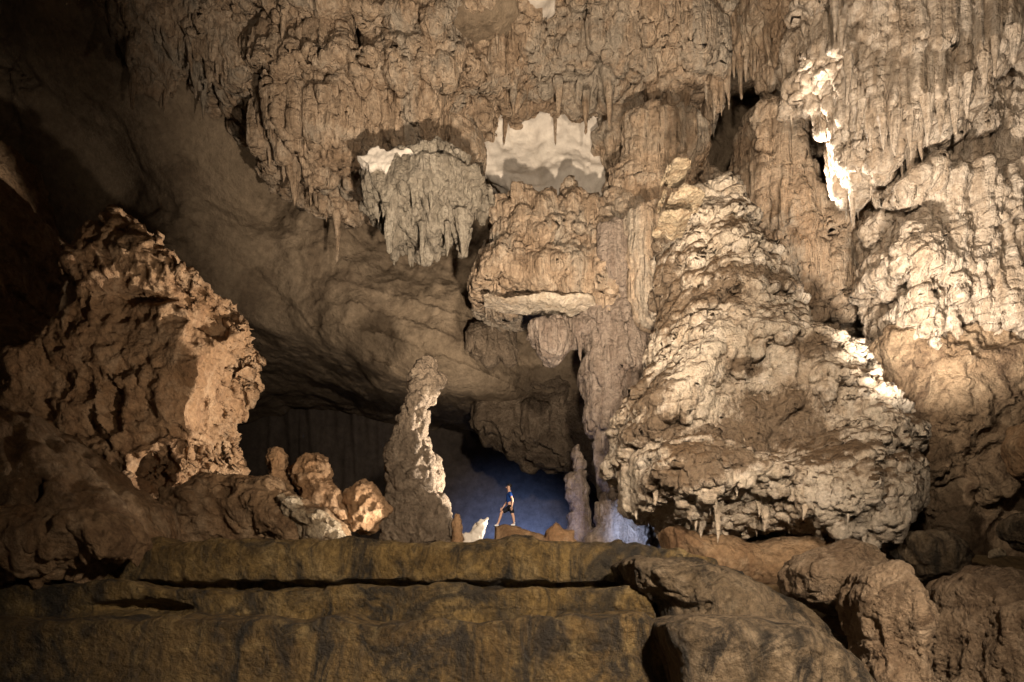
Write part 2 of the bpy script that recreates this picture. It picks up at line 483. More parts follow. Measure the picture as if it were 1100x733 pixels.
# ------------------------------------------------------------------ the cave itself
def sheet(U, V_, fn):
    """grid of points from fn(u, v) -> (N,3), as quads"""
    nu, nv = len(U), len(V_)
    uu, vv = np.meshgrid(U, V_, indexing='ij')
    P = fn(uu.ravel(), vv.ravel())
    i = np.arange(nu * nv).reshape(nu, nv)
    Q = np.stack([i[:-1, :-1], i[1:, :-1], i[1:, 1:], i[:-1, 1:]], -1).reshape(-1, 4)
    return P.astype(f32), Q

CTRL = [(-500, 0, 14), (-500, 350, 14), (-500, 600, 14), (-200, 0, 24), (-200, 350, 26), (-200, 600, 28),
        (0, -60, 25), (0, 60, 29), (0, 180, 33), (0, 350, 35), (0, 460, 38), (150, -60, 27), (150, 100, 31), (150, 230, 35), (150, 350, 38),
        (300, -60, 30), (300, 120, 36), (300, 230, 38), (300, 340, 38), (430, 120, 39), (450, 270, 38.5), (450, 380, 37), (520, 440, 38),
        (420, -60, 33), (550, -60, 33), (560, 60, 37), (590, 140, 38), (660, 150, 37), (640, 340, 40), (580, 400, 41), (700, -60, 32),
        (760, 100, 38), (780, 260, 40), (900, 120, 38), (900, 300, 40), (1000, 0, 34), (1000, 250, 40), (1000, 400, 40), (1200, 0, 34), (1200, 300, 36),
        (1200, 600, 36), (900, 500, 42), (1400, 300, 32), (1400, 0, 32), (1600, 300, 30)]
LIP = [(-700, 450), (-20, 410), (100, 380), (200, 347), (250, 340), (310, 352), (370, 376), (420, 402), (460, 410), (500, 410), (560, 408), (620, 422),
       (700, 470), (800, 560), (1400, 620)]
def lip_z(x):
    q = np.stack([x, x * 0, x * 0 + 5], 1).astype(f32)
    lx = [at(a, b, 38)[0] for a, b in LIP]; lz = [at(a, b, 38)[2] for a, b in LIP]
    return np.interp(x, lx, lz) + .30 * gnoise(q * .35, 31) + .12 * gnoise(q * 1.1, 32)
def far_wall(x, v):
    """above the lip the wall climbs; for v < 0 the same rock runs back as the roof of the recess"""
    P = np.array([at(*c) for c in CTRL])
    zl = lip_z(x)
    z = zl + np.maximum(v, 0)
    w = 1.0 / (((x[:, None] - P[:, 0]) ** 2 + (z[:, None] - P[:, 2]) ** 2) + 4.0) ** 1.8
    Y = (w * P[:, 1]).sum(1) / w.sum(1)
    q = np.stack([x, x * 0, z], 1).astype(f32)
    R = 2.2
    t = np.clip(v / R, 0, 1)
    Y = Y + R * (1 - np.sqrt(np.clip(1 - (1 - t) ** 2, 0, 1)))
    wv = z + .10 * x + 1.3 * gnoise(q * .10, 41) + .25 * fbm(q * .5, 3, 42)
    band = np.clip((19 - z) / 3, 0, 1) * np.clip(1.2 - np.abs(x + 5) / 9, 0, 1)
    strat = (wv * .75 - np.floor(wv * .75)) ** 2.5
    Y = Y - .7 * gnoise(q * .10, 36) - .28 * gnoise(q * .30, 37) - .20 * fbm(q * .8, 6, 38) - .30 * band * strat - .05 * fbm(q * 2.5, 3, 49) - .10 * ridged(q * np.array([.5, 1, .9], f32) + .4 * gnoise(q * .5, 59)[:, None], 4, 50)
    pt = worley(q * .55 + .5 * fbm(q * .6, 2, 39)[:, None], 40)
    Y = Y - (1 - band) * .28 * np.clip(pt[1] - pt[0], 0, .5) * np.clip(gnoise(q * .15, 48) * 2 + .5, 0, 1)
    diag = (x * .60 + z * .80) * .17 + .35 * fbm(q * .16, 4, 43)
    fr = diag - np.floor(diag)
    Y = Y + (1 - band) * (.7 * (fr ** 9) * np.clip(gnoise(q * .12, 44) * 2 + .5, 0, 1))
    g = gnoise(q * .28 + .6 * gnoise(q * .5, 46)[:, None], 45)
    Y = Y + .3 * np.exp(-(g / .03) ** 2) * np.clip(gnoise(q * .2, 47) * 2, 0, 1)
    back = np.maximum(-v, 0)
    Y = Y + back
    r = np.stack([x, Y, z], 1).astype(f32)
    z = z + np.clip(back, 0, 1) * (.35 * gnoise(r * .3, 57) + .15 * fbm(r * .9, 4, 58)) + .13 * back * np.clip((x + 12) / 6, .2, 1)
    return np.stack([x, Y, z], 1)
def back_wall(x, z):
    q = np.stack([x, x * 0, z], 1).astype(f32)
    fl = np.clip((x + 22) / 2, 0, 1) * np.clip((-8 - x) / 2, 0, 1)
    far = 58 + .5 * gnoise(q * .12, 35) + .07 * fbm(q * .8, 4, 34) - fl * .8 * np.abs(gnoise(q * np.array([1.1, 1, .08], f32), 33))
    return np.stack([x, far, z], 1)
P, Q = sheet(np.arange(-34, 34, .12), np.concatenate([np.arange(-24, -4, .3), np.arange(-4, 0, .15), np.arange(0, 1, .04), np.arange(1, 28, .12)]), far_wall)
tag(link('cave_wall', P, Q, M_SMOOTH), kind='structure', label='smooth grey-brown far wall of the cave with slanting cracks', cat='cave wall')
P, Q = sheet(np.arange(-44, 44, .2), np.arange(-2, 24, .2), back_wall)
tag(link('recess_wall', P, Q, M_SHADE), 'shade-toned back wall of the recess washed by blue light behind the person', 'cave wall', kind='structure')

def roof(x, y):
    q = np.stack([x, y, x * 0], 1).astype(f32)
    return np.stack([x, y, 28.2 + 1.2 * gnoise(q * .12, 51) + .4 * fbm(q * .5, 3, 52) - .02 * (x / 3) ** 2], 1)
P, Q = sheet(np.arange(-36, 36, .5), np.arange(-12, 40, .5), roof)
tag(link('cave_ceiling', P, Q[:, ::-1], M_TAN), 'tan rock ceiling spanning high over the whole cave', 'cave ceiling', kind='structure')

def floor(x, y):
    q = np.stack([x, y, x * 0], 1).astype(f32)
    t = np.clip((y - 19.5) / 3, 0, 1); t = t * t * (3 - 2 * t)
    z = -1.95 + t * (1.55 + 1.95) + np.clip(y - 22, 0, 12) * .075
    return np.stack([x, y, z + .12 * gnoise(q * .3, 55) + .05 * fbm(q * 1.2, 3, 56)], 1)
P, Q = sheet(np.arange(-36, 36, .25), np.arange(-12, 66, .25), floor)
tag(link('cave_floor', P, Q, M_FLOOR), 'dark mud floor of the cave behind and below the rock ledge', 'cave floor', kind='structure')
# ------------------------------------------------------------------ formations
def mass(name, label, cat, mat, pieces, h, k=.5, layers=(), nz=(), tiers=None, holes=(), blobs=(), rel=1, group=None, parent=None, speck=.02, quiet=0):
    los, his = [], []
    for p in pieces:
        lo, hi = box_of(p['pts'], p['Y'], p['Tf'], p['Tb'], pad=.8 + p.get('jag', 0) * 1.2 + p.get('grow', 0) + .3 * p['Tb'])
        fr = sum(L for c, L, s in p.get('fr', ()))
        ext = abs(p.get('lean', 0)) * (hi[2] - lo[2]) + abs(p.get('skew', 0)) * (hi[0] - lo[0]) * .5
        los.append((lo[0], lo[1] - ext, lo[2] - fr)); his.append((hi[0], hi[1] + ext, hi[2]))
    for b in blobs:
        c, r = b[0], max(b[1]) if hasattr(b[1], '__len__') else b[1]
        los.append([v - r - .5 for v in c]); his.append([v + r + .5 for v in c])
    lo = np.min(los, 0); hi = np.max(his, 0)
    lo[1] -= .5; hi[1] += .5
    v = Vol(lo, hi, h)
    PX, PY = np.meshgrid(v.xs, v.ys, indexing='ij')
    F = None
    for j, p in enumerate(pieces):
        sh = None
        for c, L, s in p.get('fr', ()):
            f = spikes(PX, PY, c, L, s, p.get('pw', .8)); sh = f if sh is None else np.maximum(sh, f)
        g = v.poly(p['pts'], p['Y'], p['Tf'], p['Tb'], p['r'], p.get('jag', 0), p.get('jf', .8), p.get('seed', j + 1), sh, p.get('lean', 0), p.get('skew', 0))
        F = g if F is None else smin(F, g, p.get('k', k))
    for b in blobs:
        g = v.ell(b[0], b[1]) if hasattr(b[1], '__len__') else v.ell(b[0], (b[1],) * 3)
        F = smin(F, g, b[2] if len(b) > 2 else k)
    for a, fx, fy, fz, s in nz:
        F = F + f32(a) * v.noise(fx, fy, fz, s)
    if tiers:
        for A, H, c, L, sd, wob in tiers:
            sp = spikes(PX, PY, c, L, sd)[:, :, None]
            ph = (v.Z + sp + f32(wob) * v.noise(.22, .22, .3, sd + 3)) / f32(H)
            fr = ph - np.floor(ph)
            F = F - f32(A) * ((1 - fr) ** f32(1.2) - f32(.45))
    for b in holes:
        g = v.ell(b[0], b[1])
        F = -smin(-F, g, b[2] if len(b) > 2 else .3)
    V, Q = carve(v, F, layers, rel, speck)
    o = link(name, V, Q, mat, parent)
    SURF[o.name] = (V, Q)
    if label: tag(o, label, cat, group, 'thing')
    return o

SURF = {}
def sprout(o, mat, n, L, r, seed, name='stalactite', under=-.45, zmin=-9, where=None):
    """hang stalactites, as parts, under the lips of a finished body"""
    V, Q = SURF[o.name]; N = normals(V, Q); rg = np.random.default_rng(seed)
    ok = (N[:, 2] < under) & (N[:, 1] < .25) & (V[:, 2] > zmin)
    if where is not None: ok &= where(V)
    ids = np.flatnonzero(ok)
    if not len(ids): return
    rg.shuffle(ids); got = []
    for i in ids:
        p = V[i]
        if any((p[0] - g[0]) ** 2 + (p[1] - g[1]) ** 2 + (p[2] - g[2]) ** 2 < (r[0] * 2.0) ** 2 for g in got): continue
        got.append(p)
        if len(got) >= n: break
    for p in got:
        u = rg.random() ** 2.2
        ln = L[0] + (L[1] - L[0]) * u
        stalactite((p[0], p[1] + .05, p[2] + .22 * ln), ln * 1.22, (r[0] + (r[1] - r[0]) * u) * (.8 + .4 * rg.random()), int(rg.integers(1e6)), mat, o, name,
                   (rg.normal() * .03, rg.normal() * .03), n=14, m=max(8, int(ln / .12)))

def pc(pts, Y, Tf, Tb=None, r=None, **kw):
    d = dict(pts=pts, Y=Y, Tf=Tf, Tb=Tb if Tb is not None else Tf, r=r if r is not None else Tf * .8); d.update(kw); return d

def stalactite(top, L, r, seed, mat, parent, name='stalactite', lean=(0, 0), ribs=.18, n=22, m=None):
    """one hanging cone with ribs, knots and a blunt tip"""
    m = m or max(10, int(L / .09))
    rg = np.random.default_rng(seed)
    t = np.linspace(0, 1, m); a = np.linspace(0, 2 * np.pi, n, endpoint=False)
    T, A = np.meshgrid(t, a, indexing='ij')
    ph = rg.random(4) * 6.28
    prof = (1 - T) ** .75 * .92 + .08 * np.sqrt(np.clip(1 - T, 0, 1))
    if rg.random() < .35: prof = np.maximum(prof, .30 * (T < .97) + .02)
    knots = 1 + .16 * np.sin(T * L * 4.5 + ph[0]) * np.sin(T * L * 2.1 + ph[1])
    rib = 1 + ribs * (np.sin(A * 5 + ph[2] + 1.2 * np.sin(T * 3 + ph[3])) * .6 + np.sin(A * 9 + ph[0]) * .4)
    R = r * prof * knots * rib
    X = top[0] + R * np.cos(A) + lean[0] * T * L + .12 * r * np.sin(T * 6 + ph[1])
    Y = top[1] + R * np.sin(A) + lean[1] * T * L
    Z = top[2] - T * L
    P = np.stack([X.ravel(), Y.ravel(), Z.ravel()], 1).astype(f32)
    P += (fbm(P * 3.0, 3, seed)[:, None] * .16 * r * np.array([1, 1, .4], f32)) * np.clip(1.2 - T.ravel(), .1, 1)[:, None]
    i = np.arange(m * n).reshape(m, n); j = np.roll(i, -1, 1)
    Q = np.stack([i[:-1], i[1:], j[1:], j[:-1]], -1).reshape(-1, 4)
    return link(name, P, Q, mat, parent, loc=None if parent is None else None)

def hang(parent, mat, lst, Y, seed, name='stalactite'):
    """stalactites as parts: (x, y of root, y of tip, width) in the 1100 view at distance Y"""
    rg = np.random.default_rng(seed)
    for q in lst:
        x, y0, y1, w = q[:4]; yy = q[4] if len(q) > 4 else Y
        p = at(x, y0, yy); L = (y1 - y0) / FPX * yy
        stalactite(p, L, w / FPX * yy * .5, int(rg.integers(1e6)), mat, parent, name, (rg.normal() * .03, rg.normal() * .03))

# --- roof curtain, tan, tier over tier
big = mass('stalactite_curtain', 'broad tan stalactite curtain covering the upper wall, ragged tiers ending in a long hanging tip', 'stalactite curtain', M_TAN, [
    pc([(205, -40), (210, 40), (222, 72), (255, 84), (282, 120), (286, 170), (300, 180), (318, 196), (342, 186), (352, 192), (385, 184), (420, 168), (470, 166),
        (500, 92), (492, 46), (515, 44), (540, 62), (570, 60), (590, 38), (612, 40), (624, 66), (650, 70), (672, 88), (690, 90), (730, 90), (752, 80), (760, -40)],
       31, 2.6, 3.5, 1.4, jag=.3, jf=.7, fr=[(1.1, 1.1, 3), (.42, .5, 4)]),
    pc([(330, -40), (345, 70), (395, 90), (430, 120), (462, 125), (492, 60), (515, 12), (640, 8), (735, 30), (735, -40)], 29.6, 1.8, 2.5, 1.2, jag=.3, fr=[(1.0, .9, 7), (.4, .5, 8)]),
    ], .08, k=.8, nz=[(.50, .16, .16, .10, 1), (.42, .36, .36, .06, 2), (.24, .85, .85, .07, 3), (.10, 2.2, 2.2, .12, 4)],
    tiers=[(1.15, 4.3, .85, 2.4, 12, 2.8), (.42, 2.6, .30, 2.2, 16, 2.6)],
    holes=[(at(385, 45, 28.5), (.5, 1.8, 1.3), .3), (at(500, 150, 29.6), (1.3, 2.4, 2.0), .6), (at(570, 85, 28.0), (.7, 1.2, 1.2), .4), (at(612, 85, 28.3), (.3, 1.2, 1.2), .2)],
    layers=[Lflute(.24, 1.2, .03, 21), Lflute(.14, 2.8, .03, 22), Lf(.02, 3, 3, 23)])
for pts, s in (([(436, -40), (440, 10), (455, 30), (490, 40), (530, 36), (556, 24), (552, -40)], 1), ([(545, -40), (556, 8), (575, 18), (598, 10), (602, -40)], 2)):
    mass('bare_patch', None, None, M_GREYPALE if s == 2 else M_SMOOTH, [pc(pts, 27.9, .9, 1.2, .7, jag=.15)], .09, layers=[Lf(.10, .8, 4, 24 + s)], parent=big)
mass('rock_wall', 'bare pale concave rock patch framed by stalactite tiers high in the middle', 'rock wall', M_GREYPALE, [
    pc([(470, 70), (600, 60), (700, 80), (700, 190), (660, 240), (560, 240), (510, 200), (485, 140)], 33.6, 1.4, 2.5, .8, jag=.2)], .10,
    nz=[(.3, .3, .3, .3, 26)], holes=[(at(560, 130, 30.8), (1.8, 1.8, 1.5), 1.2), (at(650, 150, 30.8), (1.3, 1.5, 1.6), .9)], layers=[Lf(.35, .35, 5, 27), Lf(.10, 1.3, 4, 29), Lcrack(.14, .3, .05, 28)])
hang(big, M_TAN, [(318, 150, 223, 22), (304, 150, 196, 14), (336, 160, 209, 13), (352, 150, 202, 12), (372, 150, 192, 10), (288, 130, 182, 9), (400, 120, 172, 10),
                  (330, 60, 118, 13), (360, 85, 128, 9), (300, 70, 112, 10), (385, 90, 130, 9), (440, 60, 98, 10), (600, 85, 122, 12), (552, 85, 128, 10),
                  (630, 100, 146, 9), (655, 95, 140, 10), (700, 90, 132, 10), (520, 70, 104, 8), (580, 60, 92, 8), (665, 50, 85, 8), (480, 60, 92, 8)], 29.3, 5)

sprout(big, M_TAN, 79, (.3, 2.6), (.05, .24), 505)

# --- smaller cluster at the top left of the roof
cl = mass('stalactite_cluster', 'dim brown stalactite cluster with a blunt yellowish tip at the shadowed upper edge', 'stalactite cluster', M_TAN, [
    pc([(-60, -60), (-40, 22), (0, 20), (20, 30), (40, 22), (90, 26), (128, 28), (146, 60), (156, 92), (172, 84), (182, 48), (200, 66), (212, 52), (240, 84), (275, 96), (285, -60)],
       29.5, 1.6, 1.5, 1.2, jag=.3, fr=[(.8, .8, 33), (.35, .4, 34)])], .09, nz=[(.3, .3, .3, .12, 31), (.18, 1.1, 1.1, .12, 32)],
    tiers=[(.5, 2.0, .4, 1.4, 36, 1.0)], layers=[Lflute(.09, 1.7, .1, 37), Lf(.05, 2.2, 4, 38)])
hang(cl, M_TAN, [(22, -5, 24, 9), (68, -5, 18, 8), (155, 30, 79, 17), (168, 40, 74, 9), (196, 20, 62, 12), (188, 10, 52, 9), (110, -5, 22, 9), (238, 50, 84, 10), (225, 40, 72, 9)], 28.8, 6)

sprout(cl, M_TAN, 40, (.35, 1.5), (.08, .24), 506)

# --- brownish clump under the curtain's left edge
mass('stalactite_cluster', 'small brown spiky clump tucked under the broad curtain beside a dark hollow', 'stalactite cluster', M_TAN, [
    pc([(222, 55), (270, 60), (285, 100), (272, 116), (256, 112), (238, 100), (220, 90)], 30.2, 1.2, 1.6, .9, jag=.25, fr=[(.5, .6, 43)])], .08,
    nz=[(.15, .9, .9, .5, 41)], layers=[Lflute(.07, 2.2, .2, 42), Lpop(.08, 2.2, 43)])

# --- bulbous hanging mass in the middle
bulb = mass('hanging_formation', 'ash-grey bulging formation hanging mid-air with a pale scar on top and a fringe below', 'hanging formation', M_ASH, [
    pc([(381, 178), (388, 163), (410, 157), (455, 158), (470, 156), (492, 160), (513, 168), (527, 182), (531, 200), (522, 210), (509, 212), (503, 240), (508, 258), (496, 268), (482, 256),
        (470, 266), (456, 256), (446, 262), (432, 256), (420, 252), (408, 242), (400, 226), (388, 202)], 28, 2.0, 2.2, 1.5, jag=.28, jf=1.0, fr=[(.55, .75, 53), (.25, .4, 54)]),
    pc([(400, 165), (455, 160), (500, 168), (520, 195), (500, 210), (450, 215), (405, 205)], 27.2, 1.5, 2, 1.3, jag=.2)],
    .06, k=.6, nz=[(.2, .5, .5, .35, 51), (.12, 1.3, 1.3, .5, 52)], tiers=[(.38, 1.5, .45, .9, 55, .7)],
    holes=[(at(452, 262, 26.6), (.55, 1.6, .9), .3), (at(416, 250, 26.8), (.25, .8, .35), .2), (at(515, 246, 27), (.35, 1.2, .7), .2)],
    layers=[Lflute(.08, 2.4, .14, 56), Lpop(.09, 2.4, 57), Lf(.04, 3.5, 3, 58)])
hang(bulb, M_ASH, [(420, 228, 274, 17), (454, 240, 288, 9), (481, 240, 276, 8), (496, 228, 276, 18), (443, 205, 243, 8)], 27.0, 8)
sprout(bulb, M_ASH, 30, (.2, .8), (.05, .14), 507)
mass('pale_scar', None, None, M_GREYPALE, [pc([(384, 172), (394, 162), (425, 159), (456, 161), (464, 170), (452, 180), (432, 183), (414, 193), (408, 184), (396, 188)], 26.3, .28, .6, .08, jag=.22, jf=1.4)],
     .045, layers=[Lf(.10, 1.6, 5, 59), Lcrack(.08, .9, .06, 60)], parent=bulb)

# --- strata hollow beside the pale window of rock
mass('rock_wall', 'brown layered rock face curving beside the pale bare rock patch', 'rock wall', M_TAN, [
    pc([(430, 120), (470, 95), (500, 95), (512, 130), (528, 170), (530, 190), (505, 200), (450, 170)], 32, 1.6, 3, 1.3, jag=.2)], .09,
    nz=[(.2, .4, .4, .6, 61)], layers=[Lgour(.12, .5, 62), Lf(.05, 2.2, 4, 63)])

# --- central shelf with pale underside
shelf = mass('flowstone_shelf', 'tan flowstone shelf above the passage with a pale underside', 'flowstone shelf', M_TAN, [
    pc([(512, 312), (516, 290), (530, 270), (540, 248), (532, 228), (552, 218), (585, 214), (612, 194), (634, 206), (652, 222), (676, 170), (745, 170), (745, 360), (704, 392),
        (690, 388), (650, 362), (640, 336), (600, 330), (560, 325), (530, 320)], 30, 1.8, 3, .9, jag=.3, jf=.8),
    pc([(516, 305), (530, 285), (560, 272), (600, 268), (650, 285), (690, 300), (690, 350), (640, 332), (600, 326), (550, 318)], 28.8, 1.3, 2, .8, jag=.25),
    ], .07, k=1.0, nz=[(.35, .22, .22, .14, 71), (.24, .7, .7, .12, 72), (.09, 2.0, 2.0, .25, 73)], tiers=[(.60, 3.1, .42, 1.8, 75, 2.2)],
    layers=[Lflute(.22, 1.3, .03, 76), Lflute(.12, 3, .04, 70), Lf(.04, 2.4, 4, 78)])
sprout(shelf, M_TAN, 60, (.2, .9), (.05, .15), 508)
mass('pale_ledge', None, None, M_PALE, [pc([(513, 314), (540, 318), (580, 316), (610, 312), (640, 318), (642, 336), (600, 338), (560, 332), (530, 326)], 27.9, .9, 1.2, .5, jag=.15, jf=1.2)],
     .06, layers=[Lf(.07, 2, 4, 79)], parent=shelf)
def drape(pts, Y, T, seed, mat, parent, amp=.10, f=2.6, fr=((.4, .5, 3),), name='drapery', h=.06):
    return mass(name, None, None, mat, [pc(pts, Y, T, T, T * .7, jag=.12, jf=1.2, fr=[(c, L, s + seed) for c, L, s in fr])], h,
                nz=[(.1, 1.2, 1.2, .25, seed)], layers=[Lflute(amp * 1.5, f, .02, seed + 1), Lflute(amp * .6, f * 2.1, .02, seed + 2), Lf(.03, 3, 3, seed + 3)], parent=parent)
drape([(643, 236), (675, 232), (690, 262), (690, 320), (680, 332), (668, 318), (655, 305), (646, 280)], 27.3, .6, 81, M_LILAC, shelf, .11, 2.4)
drape([(680, 222), (718, 215), (718, 300), (712, 336), (700, 352), (690, 340), (684, 320), (680, 280)], 26.6, .9, 84, M_TAN, shelf, .11, 2.2)
drape([(570, 342), (605, 338), (612, 362), (604, 384), (592, 391), (580, 378), (573, 362)], 27.6, .8, 87, M_LILAC, shelf, .10, 2.6, ((.3, .25, 2),))
drape([(604, 338), (650, 338), (668, 352), (662, 388), (645, 385), (630, 372), (612, 370)], 28.8, .9, 90, M_LILAC, shelf, .09, 2.3, ((.4, .55, 3),))
hang(shelf, M_LILAC, [(640, 360, 398, 10), (655, 350, 396, 9), (672, 335, 392, 12), (686, 330, 380, 9), (700, 325, 372, 10), (622, 360, 388, 8)], 28.2, 9)

# --- column below the shelf, right side of the passage
mass('column', 'rough pale column standing between the shelf drapery and the passage floor', 'column', M_LILAC, [
    pc([(636, 335), (660, 330), (690, 330), (725, 330), (712, 420), (700, 470), (700, 520), (706, 560), (716, 592), (716, 620), (655, 620), (652, 560), (654, 520), (643, 480), (635, 440), (632, 385)],
       29, 1.3, 1.8, .8, jag=.25, jf=.9)], .065, nz=[(.25, .6, .6, .12, 101), (.12, 1.6, 1.6, .2, 102)], tiers=[(.4, 2.4, .35, 1.1, 104, 1.0)],
    layers=[Lflute(.2, 1.6, .04, 105), Lcob(.04, 2.6, 106), Lf(.04, 3, 3, 107)])
mass('stalagmite', 'slender knobbly stalagmite rising beside the column, dusky lilac in the blue light', 'stalagmite', M_LILAC, [
    pc([(619, 478), (624, 477), (629, 498), (634, 520), (637, 550), (642, 600), (604, 600), (610, 562), (609, 530), (609, 514), (614, 505)], 29.2, .8, .8, .6, jag=.16, jf=1.6)],
    .045, nz=[(.06, 1.6, 1.6, 1.2, 111)], layers=[Lpop(.13, 2.6, 112, .5), Lf(.05, 3, 4, 113)])
mass('stalagmite', 'squat lumpy stalagmite group at the foot of the column in bluish light', 'stalagmite', M_LILAC, [
    pc([(641, 540), (650, 528), (656, 536), (664, 530), (674, 548), (688, 560), (700, 580), (706, 610), (626, 610), (630, 575), (638, 565)], 27.6, .9, .9, .7, jag=.18, jf=1.5)],
    .045, nz=[(.06, 1.6, 1.6, 1.2, 116)], layers=[Lpop(.13, 2.4, 117, .5), Lf(.05, 3, 4, 118)])

# --- dark arch wall seen through the passage
arch = mass('rock_arch', 'shadowed rounded flowstone wall at the back of the passage under the shelf', 'rock wall', M_STALAG, [
    pc([(505, 360), (530, 350), (560, 362), (600, 375), (650, 380), (660, 540), (640, 522), (612, 508), (575, 496), (545, 482), (520, 475), (500, 452), (502, 400)], 42, 1.0, 2, .8, jag=.4, jf=.5)],
    .10, nz=[(.45, .3, .3, .15, 121), (.2, 1, 1, .2, 125)], tiers=[(.5, 2.6, .7, 1.2, 122, 1.6)], layers=[Lflute(.08, 1.4, .1, 123), Lf(.06, 2, 4, 124)])
mass('rounded_column', None, None, M_STALAG, [pc([(560, 435), (572, 425), (586, 430), (592, 445), (590, 474), (578, 482), (562, 474)], 41, .9, .9, .75, jag=.25)], .07,
     layers=[Lflute(.16, 1.8, .03, 126), Lf(.06, 2, 4, 127)], parent=arch)
for q, s in (([(502, 350), (520, 345), (548, 352), (552, 378), (548, 392), (536, 380), (524, 394), (512, 380), (503, 372)], 128),):
    drape(q, 36.6, .7, s, M_STALAG, arch, .09, 2.0, ((.5, .5, 2),), h=.08)

mass('flowstone_wall', 'dim fluted flowstone wall filling the space behind the pillars and the pale mound', 'rock wall', M_TAN, [
    pc([(640, 70), (735, 80), (752, 150), (775, 200), (800, 120), (960, 60), (965, 420), (700, 420), (650, 380), (655, 230)], 31.6, 1.0, 2, .7, jag=.3)], .10,
    nz=[(.4, .3, .3, .1, 181), (.2, .9, .9, .1, 182)], tiers=[(.6, 2.6, .6, 1.4, 183, 1.6)], layers=[Lflute(.13, 1.5, .05, 184), Lf(.06, 2, 4, 185)])
# --- pillar left of the mound top
pil = mass('flowstone_pillar', 'tall tan flowstone pillar with a rounded cap between the pale rock patch and the mound', 'pillar', M_TAN, [
    pc([(676, 130), (690, 122), (715, 116), (740, 120), (754, 138), (752, 165), (738, 185), (722, 190), (716, 240), (712, 330), (690, 330), (680, 250), (676, 190)], 29.3, 1.2, 2, .8, jag=.25),
    ], .06, nz=[(.14, .5, .5, .3, 131), (.08, 1.6, 1.6, .3, 132)], layers=[Lflute(.22, 1.5, .03, 133), Lflute(.11, 3.4, .03, 134), Lf(.03, 3, 3, 136)])
# --- upper right hangings
rd = mass('stalactite_curtain', 'narrow brown curtain of long thin draperies beside a dark vertical slot', 'stalactite curtain', M_TAN, [
    pc([(742, -40), (752, 60), (760, 92), (768, 110), (775, 90), (790, 70), (800, 60), (812, 20), (812, -40)], 30, 1.1, 2, .8, jag=.2, fr=[(.6, .9, 143), (.3, .5, 144)])], .075,
    nz=[(.2, .8, .8, .2, 141)], tiers=[(.3, 2.2, .5, 1.2, 145, .8)], layers=[Lflute(.13, 2.0, .05, 146), Lf(.04, 3, 3, 147)])
hang(rd, M_TAN, [(768, 80, 135, 9), (758, 70, 112, 7), (782, 70, 118, 8), (795, 50, 108, 9), (748, 40, 84, 8), (775, 90, 126, 6)], 29.4, 10)
sprout(rd, M_TAN, 30, (.3, 1.5), (.07, .18), 509)
rd2 = mass('stalactite_curtain', 'buff stalactite curtain tapering to a point above the flowstone column', 'stalactite curtain', M_TAN, [
    pc([(800, -40), (806, 15), (818, 30), (826, 60), (840, 78), (848, 92), (862, 100), (880, 120), (886, 140), (892, 110), (884, 60), (882, 20), (890, -40)], 28, 1.6, 2.4, 1.1, jag=.22, fr=[(.7, .9, 153), (.3, .4, 154)])], .07,
    nz=[(.22, .6, .6, .2, 151), (.1, 1.5, 1.5, .3, 152)], tiers=[(.4, 2.3, .55, 1.3, 155, 1.0)], layers=[Lflute(.10, 1.7, .08, 156), Lflute(.04, 4.5, .1, 157), Lf(.04, 3, 3, 158)])
hang(rd2, M_TAN, [(845, 55, 92, 12), (868, 70, 118, 11), (880, 90, 142, 10), (824, 30, 66, 9), (856, 60, 104, 8)], 27, 11)
sprout(rd2, M_TAN, 40, (.3, 1.6), (.07, .2), 510)
mass('flowstone_column', 'broad buff flowstone column with fine flutes behind the top of the pale mound', 'column', M_TAN, [
    pc([(800, 108), (806, 94), (822, 90), (838, 96), (852, 112), (862, 150), (876, 195), (905, 228), (932, 262), (938, 350), (880, 350), (810, 300), (796, 220), (797, 160)], 28.8, 1.5, 2.4, 1.1, jag=.3),
    ], .065, nz=[(.28, .5, .5, .12, 161), (.12, 1.4, 1.4, .15, 162)], tiers=[(.45, 4.2, .36, 2.0, 165, 1.8)],
    layers=[Lflute(.25, 1.3, .025, 163), Lflute(.12, 3, .03, 167), Lf(.04, 3, 3, 166)])
mass('rock_wall', 'dark recessed rock wall with short draperies in the gap before the bright cliff', 'rock wall', M_TAN, [
    pc([(872, 40), (960, 60), (960, 360), (930, 350), (900, 300), (880, 230), (872, 130)], 32, 1.2, 3, .9, jag=.25)], .10, nz=[(.3, .35, .35, .3, 171)],
    tiers=[(.5, 2.4, .7, 1.1, 172, 1.2)], layers=[Lflute(.10, 1.5, .1, 173), Lf(.06, 2, 4, 174)])
